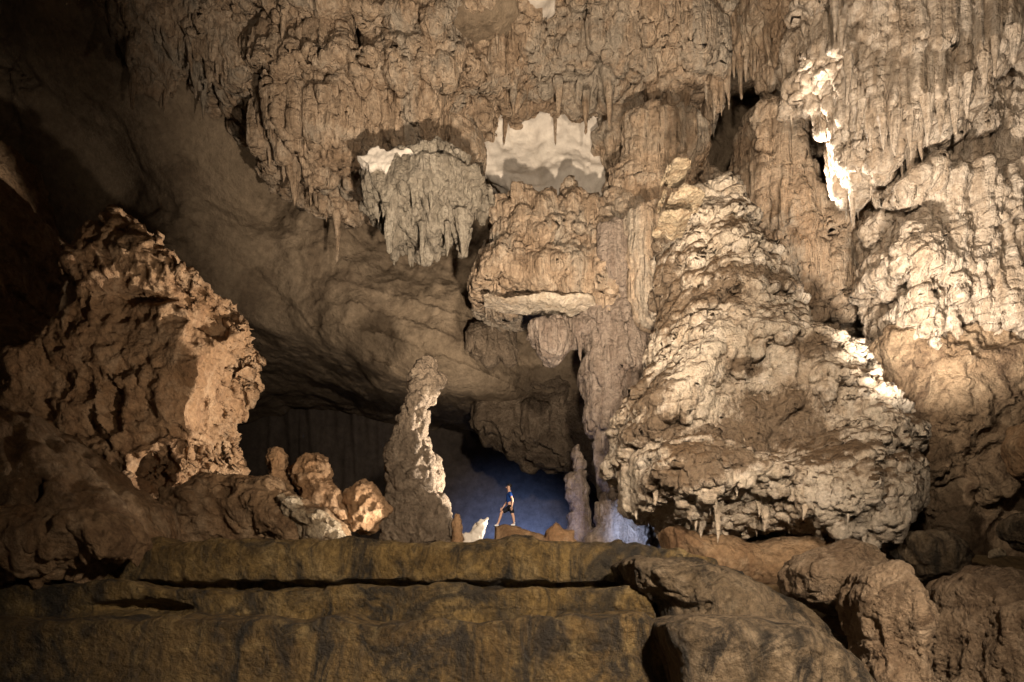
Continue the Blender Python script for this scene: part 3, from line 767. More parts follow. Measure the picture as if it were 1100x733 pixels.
# --- the great flowstone mound
MP = [(755, 193), (773, 188), (788, 194), (800, 222), (812, 252), (828, 264), (844, 294), (858, 326), (872, 350), (908, 360), (930, 382), (938, 402), (940, 426),
      (967, 459), (973, 488), (981, 535), (972, 561), (955, 580), (930, 588), (897, 579), (860, 572), (820, 578), (784, 580), (758, 584), (733, 580), (712, 556), (694, 548), (680, 526),
      (669, 500), (668, 478), (674, 452), (690, 425), (708, 398), (712, 360), (722, 310), (718, 265), (724, 235), (738, 208)]
def cut(poly, y): return [p for p in poly if p[1] >= y]
mound = mass('flowstone_mound', 'huge pale tiered flowstone mound with muddy ledges and a dripping skirt', 'flowstone mound', M_MOUND, [
    pc(MP, 25.0, 2.4, 3.2, 2.0, jag=.16, jf=.8, lean=.22),
    pc([(770, 328), (812, 326), (848, 352), (890, 388), (924, 424), (948, 470), (900, 472), (870, 445), (840, 418), (800, 412), (760, 422), (728, 445), (702, 472), (690, 445), (714, 380), (740, 340)], 23.2, 2.2, 3, 1.3, jag=.25, fr=[(.5, .35, 204)], lean=.30),
    pc([(765, 436), (775, 450), (800, 470), (840, 480), (868, 462), (900, 446), (935, 464), (962, 500), (976, 536), (955, 566), (920, 570), (880, 556), (830, 548), (790, 546), (755, 556), (732, 556), (708, 536), (690, 514), (688, 478), (726, 452)],
       21.6, 2.2, 3, 1.4, jag=.2, fr=[(.45, .5, 207), (.22, .25, 208)], lean=.22),
    ], .05, k=.6, nz=[(.25, .35, .35, .25, 201), (.10, .8, .8, .2, 202), (.05, 2.2, 2.2, .4, 203)], tiers=[(.40, 2.1, .42, .75, 205, 1.8), (.15, .9, .24, .4, 206, 1.0)],
    holes=[(at(840, 446, 19.2), (2.0, 1.4, .8), .8), (at(885, 500, 18.8), (.2, .6, .5), .2), (at(903, 498, 18.8), (.14, .5, .35), .15), (at(727, 556, 19.0), (.3, .7, .45), .3)],
    layers=[Lflute(.19, 1.2, .07, 212), Lcob(.075, 2.0, 210, .5, .8), Lcob(.045, 4.2, 213, .6, .9), Lpop(.045, 5.2, 214, .4), Lcrack(.10, .8, .05, 215), Lf(.03, 3.5, 3, 216)])
hang(mound, M_PALE, [(770, 535, 584, 11), (910, 530, 575, 12), (822, 545, 572, 10), (748, 540, 572, 7)], 20.6, 12, 'drip_point')
sprout(mound, M_PALE, 70, (.15, .6), (.05, .14), 512, 'drip_point', where=lambda p: p[:, 2] < 6)
for (x, y, w, hh) in ((724, 182, 17, 11), (730, 212, 20, 12), (722, 236, 16, 12)):
    mass('mushroom_cap', None, None, M_KNOB, [pc([(x - w, y + 1), (x - w * .7, y - hh * .55), (x, y - hh * .8), (x + w, y - hh * .6), (x + w * 1.3, y + hh), (x + w * .3, y + hh * 1.2), (x - w * .35, y + hh * .3)], 21.9, .8, .9, .3, jag=.16, jf=1.4)],
         .04, layers=[Lcob(.07, 3.5, 220 + x), Lf(.04, 3, 4, 221)], parent=mound)
mass('mound_base', None, None, M_BROWN, [pc([(715, 570), (760, 576), (820, 574), (880, 570), (915, 572), (905, 640), (800, 640), (735, 625)], 22.4, 1.4, 2, 1.1, jag=.2)], .08,
     nz=[(.14, .8, .8, .4, 222)], layers=[Lflute(.09, 1.6, .1, 223), Lf(.05, 2.4, 4, 224)], parent=mound)

# --- cliff on the far right
cliff = mass('rock_cliff', 'brightly lit creamy rock cliff with a dark crack and a bulging middle', 'rock cliff', M_WALLR, [
    pc([(940, 226), (934, 248), (940, 270), (942, 306), (938, 346), (952, 371), (962, 400), (1000, 410), (1040, 396), (1080, 410), (1320, 420), (1320, 130), (1090, 130), (1050, 140), (1000, 150), (965, 160), (945, 200)], 23.3, 1.6, 3.4, .4, jag=.4, jf=.9),
    pc([(946, 130), (965, 100), (1010, 80), (1060, 60), (1320, 40), (1320, 290), (1000, 290), (955, 250), (942, 200), (948, 165)], 24.2, 1.5, 3.2, .5, jag=.35),
    ], .05, k=.5, nz=[(.5, .22, .22, .16, 231), (.34, .6, .6, .10, 232), (.14, 1.6, 1.6, .15, 242)], tiers=[(.55, 3.4, .5, 1.1, 235, 2.6)],
    holes=[(at(1060, 276, 21.2), (2.6, 1.2, .2), .1), (at(968, 292, 21.8), (.4, .8, .3), .2), (at(1020, 205, 21.8), (3.2, .9, .8), .4)],
    layers=[Lflute(.22, 1.3, .06, 234), Lrough(.13, .9, 236, (1, 1, 1.3)), Lrough(.09, 2.0, 237, (1, 1, .6)), Lcrack(.12, .5, .05, 239), Lf(.05, 3.2, 4, 240)])
cur = mass('stalactite_curtain', 'big grey-buff fluted curtain with a glaring white edge at the upper corner', 'stalactite curtain', M_WALLR, [
    pc([(902, -40), (908, 30), (924, 50), (930, 80), (938, 110), (944, 140), (954, 156), (968, 152), (985, 150), (1000, 142), (1020, 132), (1040, 112), (1052, 92), (1072, 70), (1082, 50), (1320, 50), (1320, -40)], 22.4, 1.4, 3, .9, jag=.3, jf=.9, fr=[(.5, .7, 243), (.25, .35, 244)], lean=-.05),
    ], .05, nz=[(.60, .42, .42, .03, 241), (.36, .95, .95, .04, 242), (.15, 2.4, 2.4, .08, 244)], tiers=[(.30, 3.6, .30, 2.2, 245, 2.4)],
    layers=[Lflute(.20, 1.5, .02, 246), Lflute(.11, 3.4, .03, 247), Lrough(.06, 2.6, 248, (1, 1, .4)), Lf(.02, 4, 3, 249)])
hang(cur, M_WALLR, [(925, 110, 150, 12), (935, 120, 163, 12), (948, 125, 162, 10), (962, 120, 168, 13), (978, 120, 164, 10), (996, 105, 158, 13), (1010, 110, 150, 9), (1024, 95, 146, 11), (1040, 80, 126, 11), (1056, 60, 104, 10),
                    (912, 60, 112, 10), (905, 20, 60, 10), (896, -10, 48, 9), (1090, 30, 72, 14), (1068, 40, 84, 9)], 20.8, 13)
sprout(cur, M_WALLR, 60, (.3, 1.5), (.05, .16), 511)
low = mass('rock_outcrop', 'dark brown broken rock face with slanting blocks under the bright cliff', 'rock wall', M_LOW, [
    pc([(955, 372), (1000, 380), (1060, 376), (1320, 380), (1320, 640), (990, 640), (985, 560), (984, 520), (975, 480), (966, 440), (958, 410)], 24, 1.2, 3, .9, jag=.25),
    ], .08, nz=[(.45, .35, .35, .35, 251), (.2, .9, .9, .8, 252)], layers=[Lrough(.35, .5, 256), Lpit(.3, .7, 253, .2), Lrough(.12, 1.5, 254), Lcrack(.15, .5, .06, 255)])
for pts, Y, T, s in (([(975, 468), (985, 458), (1002, 478), (1018, 505), (1012, 522), (995, 512), (980, 492)], 22.6, .6, 1),
                     ([(1030, 490), (1050, 475), (1078, 482), (1096, 520), (1080, 542), (1062, 528), (1042, 512)], 22.2, .8, 2),
                     ([(1000, 398), (1040, 395), (1070, 412), (1062, 440), (1030, 444), (1005, 425)], 22.6, .8, 3),
                     ([(1015, 445), (1050, 440), (1072, 460), (1050, 475), (1025, 478)], 22.5, .7, 4)):
    mass('rock_block', None, None, M_LOW, [pc(pts, Y + .5, T, T, T * .3, jag=.2, jf=1.0)], .05, nz=[(.2, .7, .7, .7, 256 + s)], layers=[Lrough(.16, .9, 257 + s), Lf(.05, 2.5, 4, 262 + s), Lcrack(.08, .8, .05, 258 + s)], parent=low)
for pts, Y, T, s, lb, m in (([(966, 590), (968, 575), (1000, 570), (1040, 582), (1052, 598), (1040, 620), (990, 625)], 20, .9, 1, 'flat dark grey boulder lying below the broken brown rock face', M_DOME),
                         ([(1072, 565), (1080, 552), (1110, 548), (1130, 570), (1125, 600), (1096, 590), (1080, 580)], 19.6, .9, 2, 'rounded grey-brown boulder cut off by the picture edge', M_DOME),
                         ([(1086, 470), (1100, 452), (1130, 460), (1130, 510), (1100, 505)], 21, .8, 3, 'small tan boulder jutting from the picture edge above the grey one', M_BROWN)):
    mass('boulder', lb, 'boulder', m, [pc(pts, Y, T, T, T * .7, jag=.14, jf=1.0)], .05, nz=[(.1, .9, .9, .9, 266 + s)], layers=[Lrough(.12, 1.0, 268 + s), Lf(.05, 2.4, 4, 267 + s)])
mass('crystal_cluster', 'tiny white crystal-like lump in the dark gap among grey boulders', 'crystal', M_KNOB, [pc([(1061, 598), (1063, 592), (1072, 589), (1081, 592), (1084, 598)], 20.4, .2, .2, .15, jag=.06, jf=3)], .025, layers=[Lpop(.09, 7, 269)])

# --- flowstone humps in the right foreground
for pts, Y, T, s, lb in (([(905, 640), (912, 618), (940, 606), (975, 608), (1002, 626), (1018, 662), (1018, 700), (1010, 780), (905, 780), (915, 700)], 14.5, 1.6, 1, 'rounded flowstone hump with fine ripples, nearest the sloping slab'),
                         ([(835, 618), (850, 596), (880, 582), (915, 576), (948, 588), (965, 605), (958, 640), (930, 660), (880, 655), (845, 640)], 17.5, 1.4, 2, 'low brown flowstone shoulder directly beneath the mound skirt'),
                         ([(1000, 650), (1010, 615), (1040, 600), (1080, 612), (1260, 640), (1260, 800), (990, 800), (1000, 720)], 15, 1.5, 3, 'broad rippled flowstone slope running down to the corner'),
                         ([(1060, 690), (1066, 655), (1085, 642), (1260, 640), (1260, 800), (1070, 800)], 13.8, 1.0, 4, 'rippled flowstone knob at the lower corner edge')):
    mass('flowstone_hump', lb, 'flowstone', M_GOUR, [pc(pts, Y, T, T, T * .9, jag=.10, jf=.8)], .042, nz=[(.10, .5, .5, .5, 271 + s)],
         layers=[Lf(.14, .9, 4, 275 + s), Lflute(.09, 1.5, .3, 273 + s), Lgour(.07, .16, 272 + s, 1.2), Lpop(.06, 4.5, 274 + s, .4), Lf(.04, 3, 4, 276 + s)], group=None)

# --- stepped ledge across the foreground
def sblock(pts, Y, Tf, Tb, r, **kw): return pc(pts, Y, Tf, Tb, r, **kw)
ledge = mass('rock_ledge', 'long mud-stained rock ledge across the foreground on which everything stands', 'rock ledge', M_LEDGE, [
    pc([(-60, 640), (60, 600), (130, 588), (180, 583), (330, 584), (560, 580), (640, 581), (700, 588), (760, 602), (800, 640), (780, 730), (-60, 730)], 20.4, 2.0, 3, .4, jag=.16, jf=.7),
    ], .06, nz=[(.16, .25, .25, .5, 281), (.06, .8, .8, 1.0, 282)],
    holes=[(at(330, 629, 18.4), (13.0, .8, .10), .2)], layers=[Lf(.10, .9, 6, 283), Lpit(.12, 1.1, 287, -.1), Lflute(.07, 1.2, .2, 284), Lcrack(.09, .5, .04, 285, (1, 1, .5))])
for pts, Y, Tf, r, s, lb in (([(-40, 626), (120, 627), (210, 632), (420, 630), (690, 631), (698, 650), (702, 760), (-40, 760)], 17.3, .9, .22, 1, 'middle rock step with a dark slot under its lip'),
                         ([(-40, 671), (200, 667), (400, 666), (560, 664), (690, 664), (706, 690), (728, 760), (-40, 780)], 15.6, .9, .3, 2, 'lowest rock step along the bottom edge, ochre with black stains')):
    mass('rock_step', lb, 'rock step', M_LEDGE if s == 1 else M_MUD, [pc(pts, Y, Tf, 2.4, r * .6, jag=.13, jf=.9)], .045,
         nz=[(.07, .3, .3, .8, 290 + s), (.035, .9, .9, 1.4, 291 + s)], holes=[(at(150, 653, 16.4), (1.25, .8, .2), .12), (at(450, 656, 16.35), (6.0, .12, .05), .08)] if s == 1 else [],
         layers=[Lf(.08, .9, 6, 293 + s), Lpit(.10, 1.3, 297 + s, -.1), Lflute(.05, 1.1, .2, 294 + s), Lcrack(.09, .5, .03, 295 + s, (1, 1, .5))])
mass('rock_dome', 'smooth grey-brown rock dome sloping down beyond the ends of the steps', 'rock dome', M_DOME, [
    pc([(660, 600), (690, 591), (740, 600), (800, 620), (850, 642), (890, 668), (930, 702), (975, 760), (720, 760), (700, 700), (695, 650), (670, 630)], 17.0, 2.2, 3, 1.5, jag=.12, jf=.5)],
    .05, nz=[(.16, .4, .4, .5, 301), (.06, 1.2, 1.2, 1.2, 302)], holes=[(at(706, 643, 15.2), (.22, .8, .3), .15), (at(735, 655, 15.0), (.5, .6, .15), .2)], layers=[Lf(.11, .9, 6, 303), Lpit(.14, .9, 306, -.1), Lcrack(.10, .5, .04, 304), Lflute(.06, 1.3, .2, 305)])
mass('rock_slab', 'tilted stained slab in front of the grey dome at the bottom edge', 'rock slab', M_DOME, [
    pc([(706, 676), (730, 669), (800, 668), (860, 670), (900, 692), (955, 750), (960, 800), (735, 800)], 14.2, 1.1, 2, .5, jag=.09, jf=.6)],
    .042, nz=[(.08, .5, .5, .7, 311)], layers=[Lf(.06, 1.2, 5, 312), Lcrack(.06, .6, .04, 313)])

# --- dark flowstone mound at the left
mass('muddy_mound', 'dark mud-brown rounded mound at the picture edge with dripping end', 'rock mound', M_BROWN, [
    pc([(-80, 440), (0, 446), (40, 455), (75, 470), (105, 495), (124, 513), (150, 526), (164, 545), (167, 575), (150, 588), (128, 600), (110, 630), (-80, 640)], 18.5, 2.2, 2.5, 1.8, jag=.2, jf=.6, fr=[(.4, .3, 323)])],
    .055, nz=[(.25, .35, .35, .4, 321), (.08, 1.2, 1.2, .8, 322)], layers=[Lf(.09, 1.2, 5, 324), Lpop(.06, 1.6, 325), Lflute(.06, 1.5, .2, 326)],
    holes=[(at(32, 525, 16.6), (.2, .8, .4), .2)])
mass('flowstone_lobe', 'brown drooping flowstone lobe with lit teeth on its end, low at the picture edge', 'flowstone', M_BROWN, [
    pc([(-60, 545), (30, 540), (80, 546), (120, 545), (142, 552), (150, 575), (140, 590), (120, 588), (100, 600), (40, 620), (-60, 630)], 16.6, 1.3, 1.6, 1.0, jag=.15, jf=.7, fr=[(.3, .4, 333)])],
    .045, nz=[(.14, .5, .5, .4, 331)], layers=[Lf(.06, 1.4, 5, 334), Lflute(.07, 2.2, .15, 335)])
mass('rock_pinnacle', 'shadowed reddish rock buttress with a pale tip at the picture edge', 'rock', M_BROWN, [
    pc([(-80, 140), (0, 152), (14, 150), (26, 178), (35, 205), (58, 240), (67, 270), (55, 310), (40, 350), (26, 400), (6, 430), (-10, 470), (-80, 470)], 29, 2, 3, 1.6, jag=.25, jf=.8)],
    .07, nz=[(.25, .4, .4, .4, 341)], layers=[Lpit(.3, .8, 342, .2), Lf(.10, 1.5, 4, 343), Lflute(.06, 2, .2, 344)])

# --- leaning boulder
def lower_right(p): return np.clip(.35 + (p[:, 0] + 14) * .15 - (p[:, 2] - 9.6) * .10, .12, 1.0)
mass('leaning_boulder', 'big orange-brown leaning boulder with honeycombed pits and a bright edge', 'boulder', M_BOULDER, [
    pc([(138, 236), (158, 250), (182, 272), (215, 293), (242, 304), (259, 320), (265, 346), (260, 371), (251, 390), (240, 404), (236, 437), (235, 500), (225, 560), (130, 560), (70, 520), (5, 480), (6, 425), (20, 398), (45, 375),
        (76, 338), (98, 302), (84, 286), (92, 260), (115, 244)], 25.0, 2.2, 2.6, .7, jag=.35, jf=.9, skew=.12)],
    .055, nz=[(.4, .3, .3, .3, 351), (.22, .9, .9, .9, 352)], holes=[(at(128, 325, 22.4), (.9, .8, 1.1), .5), (at(226, 345, 23.8), (.7, .9, .6), .3), (at(175, 316, 23.0), (1.7, .7, .3), .4), (at(232, 450, 24.2), (.5, 1.4, 1.3), .5)],
    layers=[Lrough(.30, .5, 358), Lpit(1.0, .72, 353, .2, lower_right), Lpit(.42, 1.55, 354, .3, lower_right), Lrough(.10, 1.6, 357), Lpop(.05, 2.6, 355), Lf(.07, 1.6, 5, 356)])
mass('rock_shoulder', 'shadowed brown rock slope joining the leaning boulder to the mud mound', 'rock', M_BROWN, [
    pc([(-60, 330), (0, 330), (42, 330), (60, 350), (40, 400), (60, 440), (120, 500), (160, 520), (140, 560), (-60, 560)], 28, 1.8, 3, 1.4, jag=.25)],
    .075, nz=[(.25, .4, .4, .4, 361)], layers=[Lf(.10, 1.4, 5, 362), Lpit(.2, .9, 363, .2)])

# --- rocks along the ledge
low_rock = mass('low_rock', 'low sprawling brown rock on the ledge below the leaning boulder', 'rock', M_BROWN, [
    pc([(156, 545), (165, 524), (190, 512), (215, 499), (233, 504), (255, 508), (290, 506), (312, 520), (338, 534), (362, 556), (376, 580), (376, 600), (160, 600)], 21.6, 1.3, 1.6, 1.0, jag=.16, jf=.8)],
    .05, nz=[(.16, .5, .5, .5, 371), (.08, 1.3, 1.3, 1.2, 372)], holes=[(at(232, 525, 20.3), (.5, .6, .18), .2), (at(200, 560, 20.2), (1.0, .5, .16), .2)], layers=[Lpit(.25, .9, 376, .1), Lf(.14, 1.1, 5, 373), Lflute(.09, 1.2, .6, 374), Lcrack(.12, .6, .05, 375)])
mass('pitted_nose', None, None, M_KNOB, [
    pc([(290, 536), (300, 528), (318, 532), (335, 545), (352, 548), (364, 560), (378, 580), (378, 596), (330, 596), (318, 575), (302, 556)], 20.7, .8, 1.0, .6, jag=.12, jf=1.6)],
    .035, layers=[Lpit(.30, 2.2, 377, .6), Lpop(.05, 5, 378), Lf(.04, 3, 4, 379)], parent=low_rock)
for pts, Y, T, s, lb in (([(284, 492), (290, 483), (300, 480), (310, 486), (312, 498), (308, 508), (318, 530), (284, 530), (290, 508)], 22, .5, 1, 'small pale mushroom-topped knob on the low rock'),
                         ([(313, 502), (322, 491), (337, 487), (350, 490), (353, 502), (352, 514), (366, 530), (376, 560), (320, 560), (314, 525), (310, 512)], 22, .7, 2, 'larger creamy capped knob behind the pitted rock nose'),
                         ([(364, 548), (367, 533), (378, 516), (392, 512), (404, 517), (412, 532), (420, 545), (415, 558), (402, 570), (384, 573), (370, 564)], 22.3, .75, 3, 'round ochre boulder perched by the stalagmite foot')):
    mass('rock_stump' if s < 3 else 'boulder', lb, 'rock' if s < 3 else 'boulder', M_BOULDER, [pc(pts, Y, T, T, T * .8, jag=.12, jf=1.5)], .035, nz=[(.05, 1.4, 1.4, 1.4, 380 + s)],
         layers=[Lrough(.12, 1.6, 384 + s), Lpit(.16, 2.0, 381 + s, .3), Lpop(.05, 4.5, 382 + s, .5), Lf(.04, 3, 4, 383 + s)])
mass('stalagmite', 'tall dark knobbly stalagmite with one brightly lit edge beside the passage', 'stalagmite', M_STALAG, [
    pc([(448, 384), (456, 380), (462, 382), (461, 398), (469, 406), (465, 428), (459, 444), (456, 474), (466, 500), (464, 518), (463, 530), (475, 542), (477, 557), (483, 590), (409, 590), (412, 575), (418, 548), (422, 530), (420, 503), (425, 480),
        (432, 470), (438, 447), (446, 425), (448, 402)], 23.0, .65, .7, .4, jag=.14, jf=1.4)],
    .04, nz=[(.10, 1.2, 1.2, .9, 391), (.06, 2.2, 2.2, 1.6, 392)],  layers=[Lcob(.24, 1.6, 393), Lpit(.10, 2.4, 394, .2), Lcob(.07, 4, 395), Lf(.05, 3, 4, 396)])
mass('stalagmite', 'dazzling white jagged spike stub on the ledge beside the tall stalagmite', 'stalagmite', M_GREYPALE, [
    pc([(494, 590), (496, 574), (502, 572), (510, 563), (515, 557), (526, 556), (521, 568), (515, 590)], 22.6, .3, .3, .2, jag=.07, jf=2.5)], .028, layers=[Lpit(.10, 4, 398, .4), Lf(.04, 4, 3, 399)])
mass('stalagmite', 'small nub stalagmite with a bright rim at the foot of the tall one', 'stalagmite', M_BOULDER, [
    pc([(484, 590), (486, 560), (489, 551), (494, 553), (496, 565), (499, 590)], 22.4, .3, .3, .2, jag=.07, jf=2.5)], .028, layers=[Lpop(.06, 4, 401), Lf(.03, 4, 3, 402)])
perch_ = mass('boulder', 'flat-topped brown boulder under the standing person', 'boulder', M_BROWN, [
    pc([(532, 600), (533, 567), (540, 566), (554, 566), (567, 572), (584, 576), (586, 600)], 26, .7, .8, .10, jag=.04, jf=1.5)], .03, layers=[Lrough(.05, 1.6, 404), Lf(.03, 3, 5, 405)])
mass('boulder', 'jagged grey-brown boulder between the person and the slender stalagmite', 'boulder', M_BOULDER, [
    pc([(584, 600), (586, 573), (591, 567), (596, 560), (601, 564), (608, 568), (616, 569), (624, 600)], 26.5, .6, .7, .35, jag=.1, jf=2)], .035, layers=[Lpit(.12, 2, 407, .3), Lf(.05, 3, 4, 408)])

PERCH = perch_.name
# ------------------------------------------------------------------ where the feet rest
def top_at(o, x, y, r):
    V = SURF[o][0]; m = np.hypot(V[:, 0] - x, V[:, 1] - y) < r
    return float(V[m, 2].max()) if m.any() else None
PERSON_Y = 25.95
_a, _b = top_at(PERCH, -.55, PERSON_Y + .1, .08), top_at(PERCH, .03, PERSON_Y - .1, .12)
PERSON_Z = max(v for v in (_a, _b) if v is not None) - .005
print('perch', _a, _b, PERSON_Z)
# ------------------------------------------------------------------ the person on the boulder
def skin_mesh(name, pts, edges, mat, parent, sub=2, root=0):
    """a continuous skinned surface over joints: pts = [(x, y, z, radius or (rx, ry))]"""
    me = bpy.data.meshes.new(name)
    me.from_pydata([p[:3] for p in pts], edges, [])
    o = bpy.data.objects.new(name, me); col.objects.link(o)
    md = o.modifiers.new('s', 'SKIN'); md.use_smooth_shade = True
    for v, p in zip(me.skin_vertices[0].data, pts):
        v.radius = p[3] if isinstance(p[3], tuple) else (p[3], p[3])
    me.skin_vertices[0].data[root].use_root = True
    sb = o.modifiers.new('b', 'SUBSURF'); sb.levels = sub; sb.render_levels = sub
    dg = bpy.context.evaluated_depsgraph_get(); dg.update()
    new = bpy.data.meshes.new_from_object(o.evaluated_get(dg))
    o.modifiers.clear(); o.data = new; bpy.data.meshes.remove(me); new.name = name
    new.materials.clear(); new.materials.append(mat)
    for p in new.polygons: p.use_smooth = True
    if parent is not None: o.parent = parent
    return o

def ball(name, c, r, mat, parent, n=14):
    bm = bmesh.new(); bmesh.ops.create_uvsphere(bm, u_segments=n, v_segments=n - 4, radius=1)
    for v in bm.verts: v.co = Vector((v.co.x * r[0] + c[0], v.co.y * r[1] + c[1], v.co.z * r[2] + c[2]))
    for f in bm.faces: f.smooth = True
    me = bpy.data.meshes.new(name); bm.to_mesh(me); bm.free(); me.materials.append(mat)
    o = bpy.data.objects.new(name, me); col.objects.link(o); o.parent = parent
    return o

M_SKIN = plain('skin', (.46, .27, .19), .55); M_HAIR = plain('dark_hair', (.012, .01, .009), .5)
M_BLUE = plain('blue_cotton', (.008, .03, .13), .85, .1); M_BLACK = plain('black_cotton', (.012, .013, .018), .85, .1)
M_SHOE = plain('pale_shoe', (.62, .62, .62), .6); M_SOLE = plain('dark_sole', (.03, .03, .03), .8)
per = bpy.data.objects.new('person', None); col.objects.link(per)
per.location = (-.10, PERSON_Y, PERSON_Z)
tag(per, 'person in blue t-shirt and black shorts standing on a boulder, one knee bent, gazing away', 'person', None, 'thing')
P = []; E = []
def chain(start, *pts):
    k = start
    for p in pts:
        P.append(p)
        if k is not None: E.append((k, len(P) - 1))
        k = len(P) - 1
    return k
pel = chain(None, (.035, 0, .80, (.115, .15)))
wai = chain(pel, (.03, 0, .94, (.10, .13)))
che = chain(wai, (.015, 0, 1.12, (.115, .155)))
upc = chain(che, (.015, 0, 1.24, (.085, .13)))
nek = chain(upc, (.0, 0, 1.34, .055))
jaw = chain(nek, (-.025, 0, 1.42, (.07, .06)))
hed = chain(jaw, (-.02, 0, 1.51, (.092, .075)), (-.015, 0, 1.58, (.065, .055)))
def arm(sy, el, wr, seed):
    sh = chain(upc, (.02, sy * .17, 1.23, .058))
    e = chain(sh, (el[0], el[1], el[2], .042))
    w_ = chain(e, (wr[0], wr[1], wr[2], .028))
    d = Vector(wr) - Vector(el); d.normalize()
    fwd = Vector((-1, 0, -.15)); fwd = (fwd - d * fwd.dot(d)).normalized(); side = d.cross(fwd)
    palm = Vector(wr) + d * .06
    pk = chain(w_, (*palm, (.018, .034)))
    for i, (o, L) in enumerate(((-.030, .068), (-.010, .078), (.010, .074), (.029, .056))):
        b0 = palm + d * .035 + fwd * o; b1 = b0 + d * L * .5 - side * .006 * sy; b2 = b1 + d * L * .42 - side * .02 * sy + fwd * .004
        chain(pk, (*b0, .010), (*b1, .009), (*b2, .0075))
    t0 = palm - d * .02 + fwd * .034; t1 = t0 + fwd * .022 + d * .03; t2 = t1 + d * .028
    chain(pk, (*t0, .012), (*t1, .010), (*t2, .0085))
arm(-1, (.13, -.235, .97), (.10, -.22, .74), 1)
arm(1, (-.08, .245, .98), (-.25, .18, .74), 2)
def leg(hip, knee, ank, heel, toe):
    h = chain(pel, (*hip, .088)); k = chain(h, ((hip[0] + knee[0]) / 2, (hip[1] + knee[1]) / 2, (hip[2] + knee[2]) / 2, .078), (*knee, .056))
    c = Vector(knee).lerp(Vector(ank), .32)
    a = chain(k, (c[0] + .015, c[1], c[2], .055), (*ank, .034))
    chain(a, (*toe, .032))
leg((.02, .085, .74), (-.31, .10, .535), (-.44, .10, .10), None, (-.54, .10, .045))
leg((.045, -.085, .74), (.13, -.10, .42), (.185, -.10, .09), None, (.07, -.10, .04))
body = skin_mesh('body', P, E, M_SKIN, per)
# face and hair
for sy in (-1, 1):
    ball('eye', (-.098, sy * .031, 1.505), (.011, .012, .008), M_SOLE, per, 10)
    ball('ear', (-.005, sy * .079, 1.495), (.022, .010, .032), M_SKIN, per, 10)
ball('nose', (-.118, 0, 1.48), (.020, .014, .022), M_SKIN, per, 10)
ball('mouth', (-.092, 0, 1.435), (.012, .024, .006), plain('lips', (.32, .12, .10), .5), per, 10)
ball('hair', (.008, 0, 1.548), (.094, .087, .078), M_HAIR, per)
# shirt and shorts
P = []; E = []
a0 = chain(None, (.035, 0, .80, (.128, .165))); a1 = chain(a0, (.03, 0, .94, (.118, .15)), (.015, 0, 1.12, (.132, .172)))
a2 = chain(a1, (.015, 0, 1.25, (.095, .14)), (.005, 0, 1.30, (.07, .075)))
chain(a2 - 1, (.02, -.175, 1.235, .075), (.075, -.215, 1.08, .066))
chain(a2 - 1, (.02, .175, 1.235, .075), (-.035, .22, 1.09, .066))
skin_mesh('shirt', P, E, M_BLUE, per)
P = []; E = []
b0 = chain(None, (.035, 0, .84, (.128, .162))); b1 = chain(b0, (.035, 0, .76, (.125, .16)))
chain(b1, (.0, .09, .71, .108), (-.17, .10, .62, .098), (-.27, .10, .555, .086))
chain(b1, (.055, -.09, .70, .108), (.095, -.10, .56, .098), (.12, -.10, .46, .088))
skin_mesh('shorts', P, E, M_BLACK, per)
for an, toe in (((-.445, .10, .07), (-.575, .10, .035)), ((.19, -.10, .07), (.055, -.10, .035))):
    s = skin_mesh('shoe', [(an[0] + .03, an[1], .05, (.045, .045)), (an[0] - .03, an[1], .06, (.046, .044)), ((an[0] + toe[0]) / 2 - .01, an[1], .042, (.038, .046)), (*toe, (.028, .04))],
                  [(0, 1), (1, 2), (2, 3)], M_SHOE, per, root=1)
    so = ball('sole', ((an[0] + toe[0]) / 2 + .012, an[1], .008), (.135, .05, .014), M_SOLE, per)
    so.parent = s
    sk = skin_mesh('sock', [(an[0], an[1], .10, .042), (an[0] + .008, an[1], .15, .042)], [(0, 1)], M_SHOE, per)

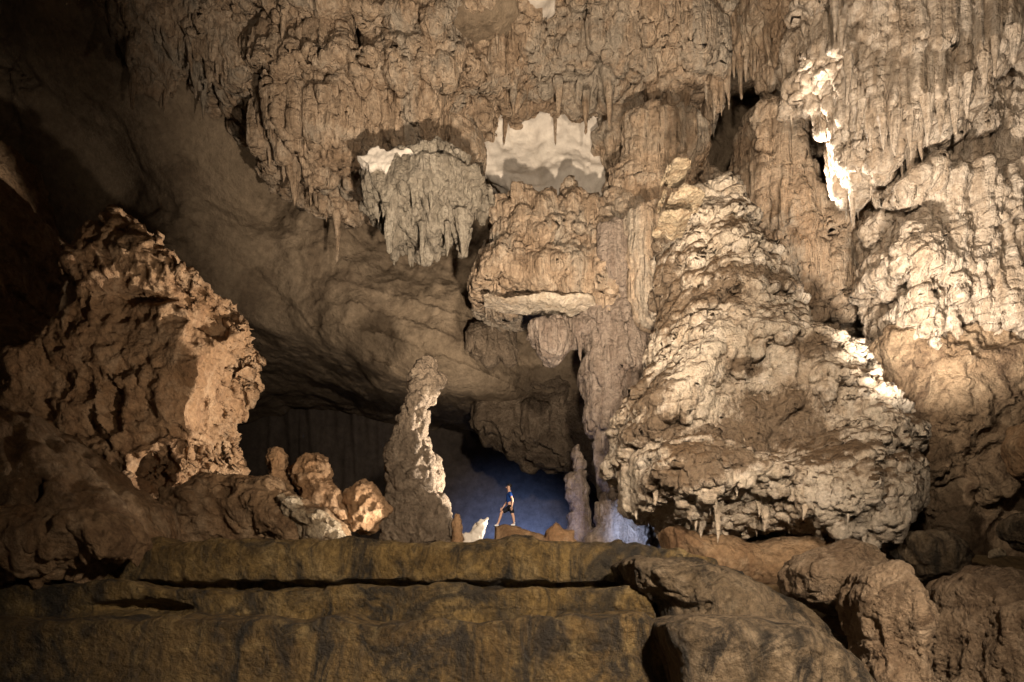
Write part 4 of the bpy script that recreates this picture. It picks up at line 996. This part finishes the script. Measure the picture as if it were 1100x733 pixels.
WORLD = 0.07
EXPO = 0.0
W_ = (1, .83, .645); WW = (1, .88, .74)
LAMPS = [
    ('mound_lamp', (-5, 5, 8), at(860, 340, 22), 14500, W_, 60, .25, .9),
    ('roof_lamp', (1.5, 9, 1), at(545, 150, 29), 42000, W_, 60, .25, .9),
    ('front_fill', (2, 2, 6.5), at(700, 260, 27), 23000, W_, 80, .4, .8),  # added frontal fill, lifts the pale patch and softens shadows
    ('ledge_lamp', at(690, 577, 24.6), at(215, 400, 23.6), 26000, WW, 34, .08, .3),
    ('boulder_fill', (-1, 15, 1.6), at(150, 370, 24), 4300, W_, 36, .2, .8),  # fill light added to brighten the face of the leaning boulder
    ('cliff_lamp', at(985, 440, 17.2), at(1050, 205, 22), 14500, WW, 84, .3, .8),
    ('gap_lamp', at(872, 215, 25.6), at(925, 100, 21.5), 9000, WW, 110, .9, .6),
    ('nose_fill', at(458, 576, 21), at(325, 525, 20.8), 1100, WW, 64, .06, .4),  # extra light added for the knobs, where the stalagmite blocks the beam
    ('stub_lamp', at(556, 577, 23.0), at(505, 566, 22.6), 260, WW, 60, .04, .4),
    ('wall_lamp', at(560, 575, 31), at(400, 290, 38), 3200, W_, 70, .3, .9),
    ('passage_lamp', at(565, 610, 50), at(552, 612, 58), 11500, (.25, .42, 1), 100, .3, .9),
    ('blue_lamp', at(592, 576, 27), at(660, 500, 28.5), 1200, (.40, .48, 1), 150, .2, .8),
    ('foot_lamp', at(672, 566, 25.2), at(692, 572, 28.4), 420, (.42, .58, 1), 110, .1, .8),
    ('camera_side_fill', (6, 3, 5), at(660, 735, 14.5), 20000, W_, 88, .3, .9),  # added fill from near the viewpoint, brightens the foreground rock
]
# ------------------------------------------------------------------ camera and lamps
cam = bpy.data.cameras.new('camera'); co = bpy.data.objects.new('camera', cam); col.objects.link(co)
cam.lens = 24; cam.sensor_width = 36; cam.clip_end = 500; cam.clip_start = .05
co.location = (0, 0, 0); co.rotation_euler = (math.radians(90), 0, 0)
cam.shift_y = (HY - 366.5) / 1100
scene.camera = co
w = bpy.data.worlds.new('World'); scene.world = w; w.use_nodes = True
w.node_tree.nodes['Background'].inputs[0].default_value = (.55, .42, .30, 1)
w.node_tree.nodes['Background'].inputs[1].default_value = WORLD
scene.view_settings.view_transform = 'Standard'; scene.view_settings.look = 'None'
scene.view_settings.exposure = EXPO; scene.view_settings.gamma = 1
def lamp(name, loc, target, W, c, angle=None, radius=.15, blend=.6):
    l = bpy.data.lights.new(name, 'SPOT' if angle else 'POINT')
    l.energy = W; l.color = c; l.shadow_soft_size = radius
    if angle: l.spot_size = math.radians(angle); l.spot_blend = blend
    o = bpy.data.objects.new(name, l); o.location = loc; col.objects.link(o)
    if target is not None:
        o.rotation_euler = (Vector(target) - Vector(loc)).to_track_quat('-Z', 'Y').to_euler()
    return o
for a in LAMPS: lamp(*a)
print('script', round(time.time() - T0, 1), 's', sum(len(o.data.polygons) for o in scene.objects if o.type == 'MESH'), 'faces')
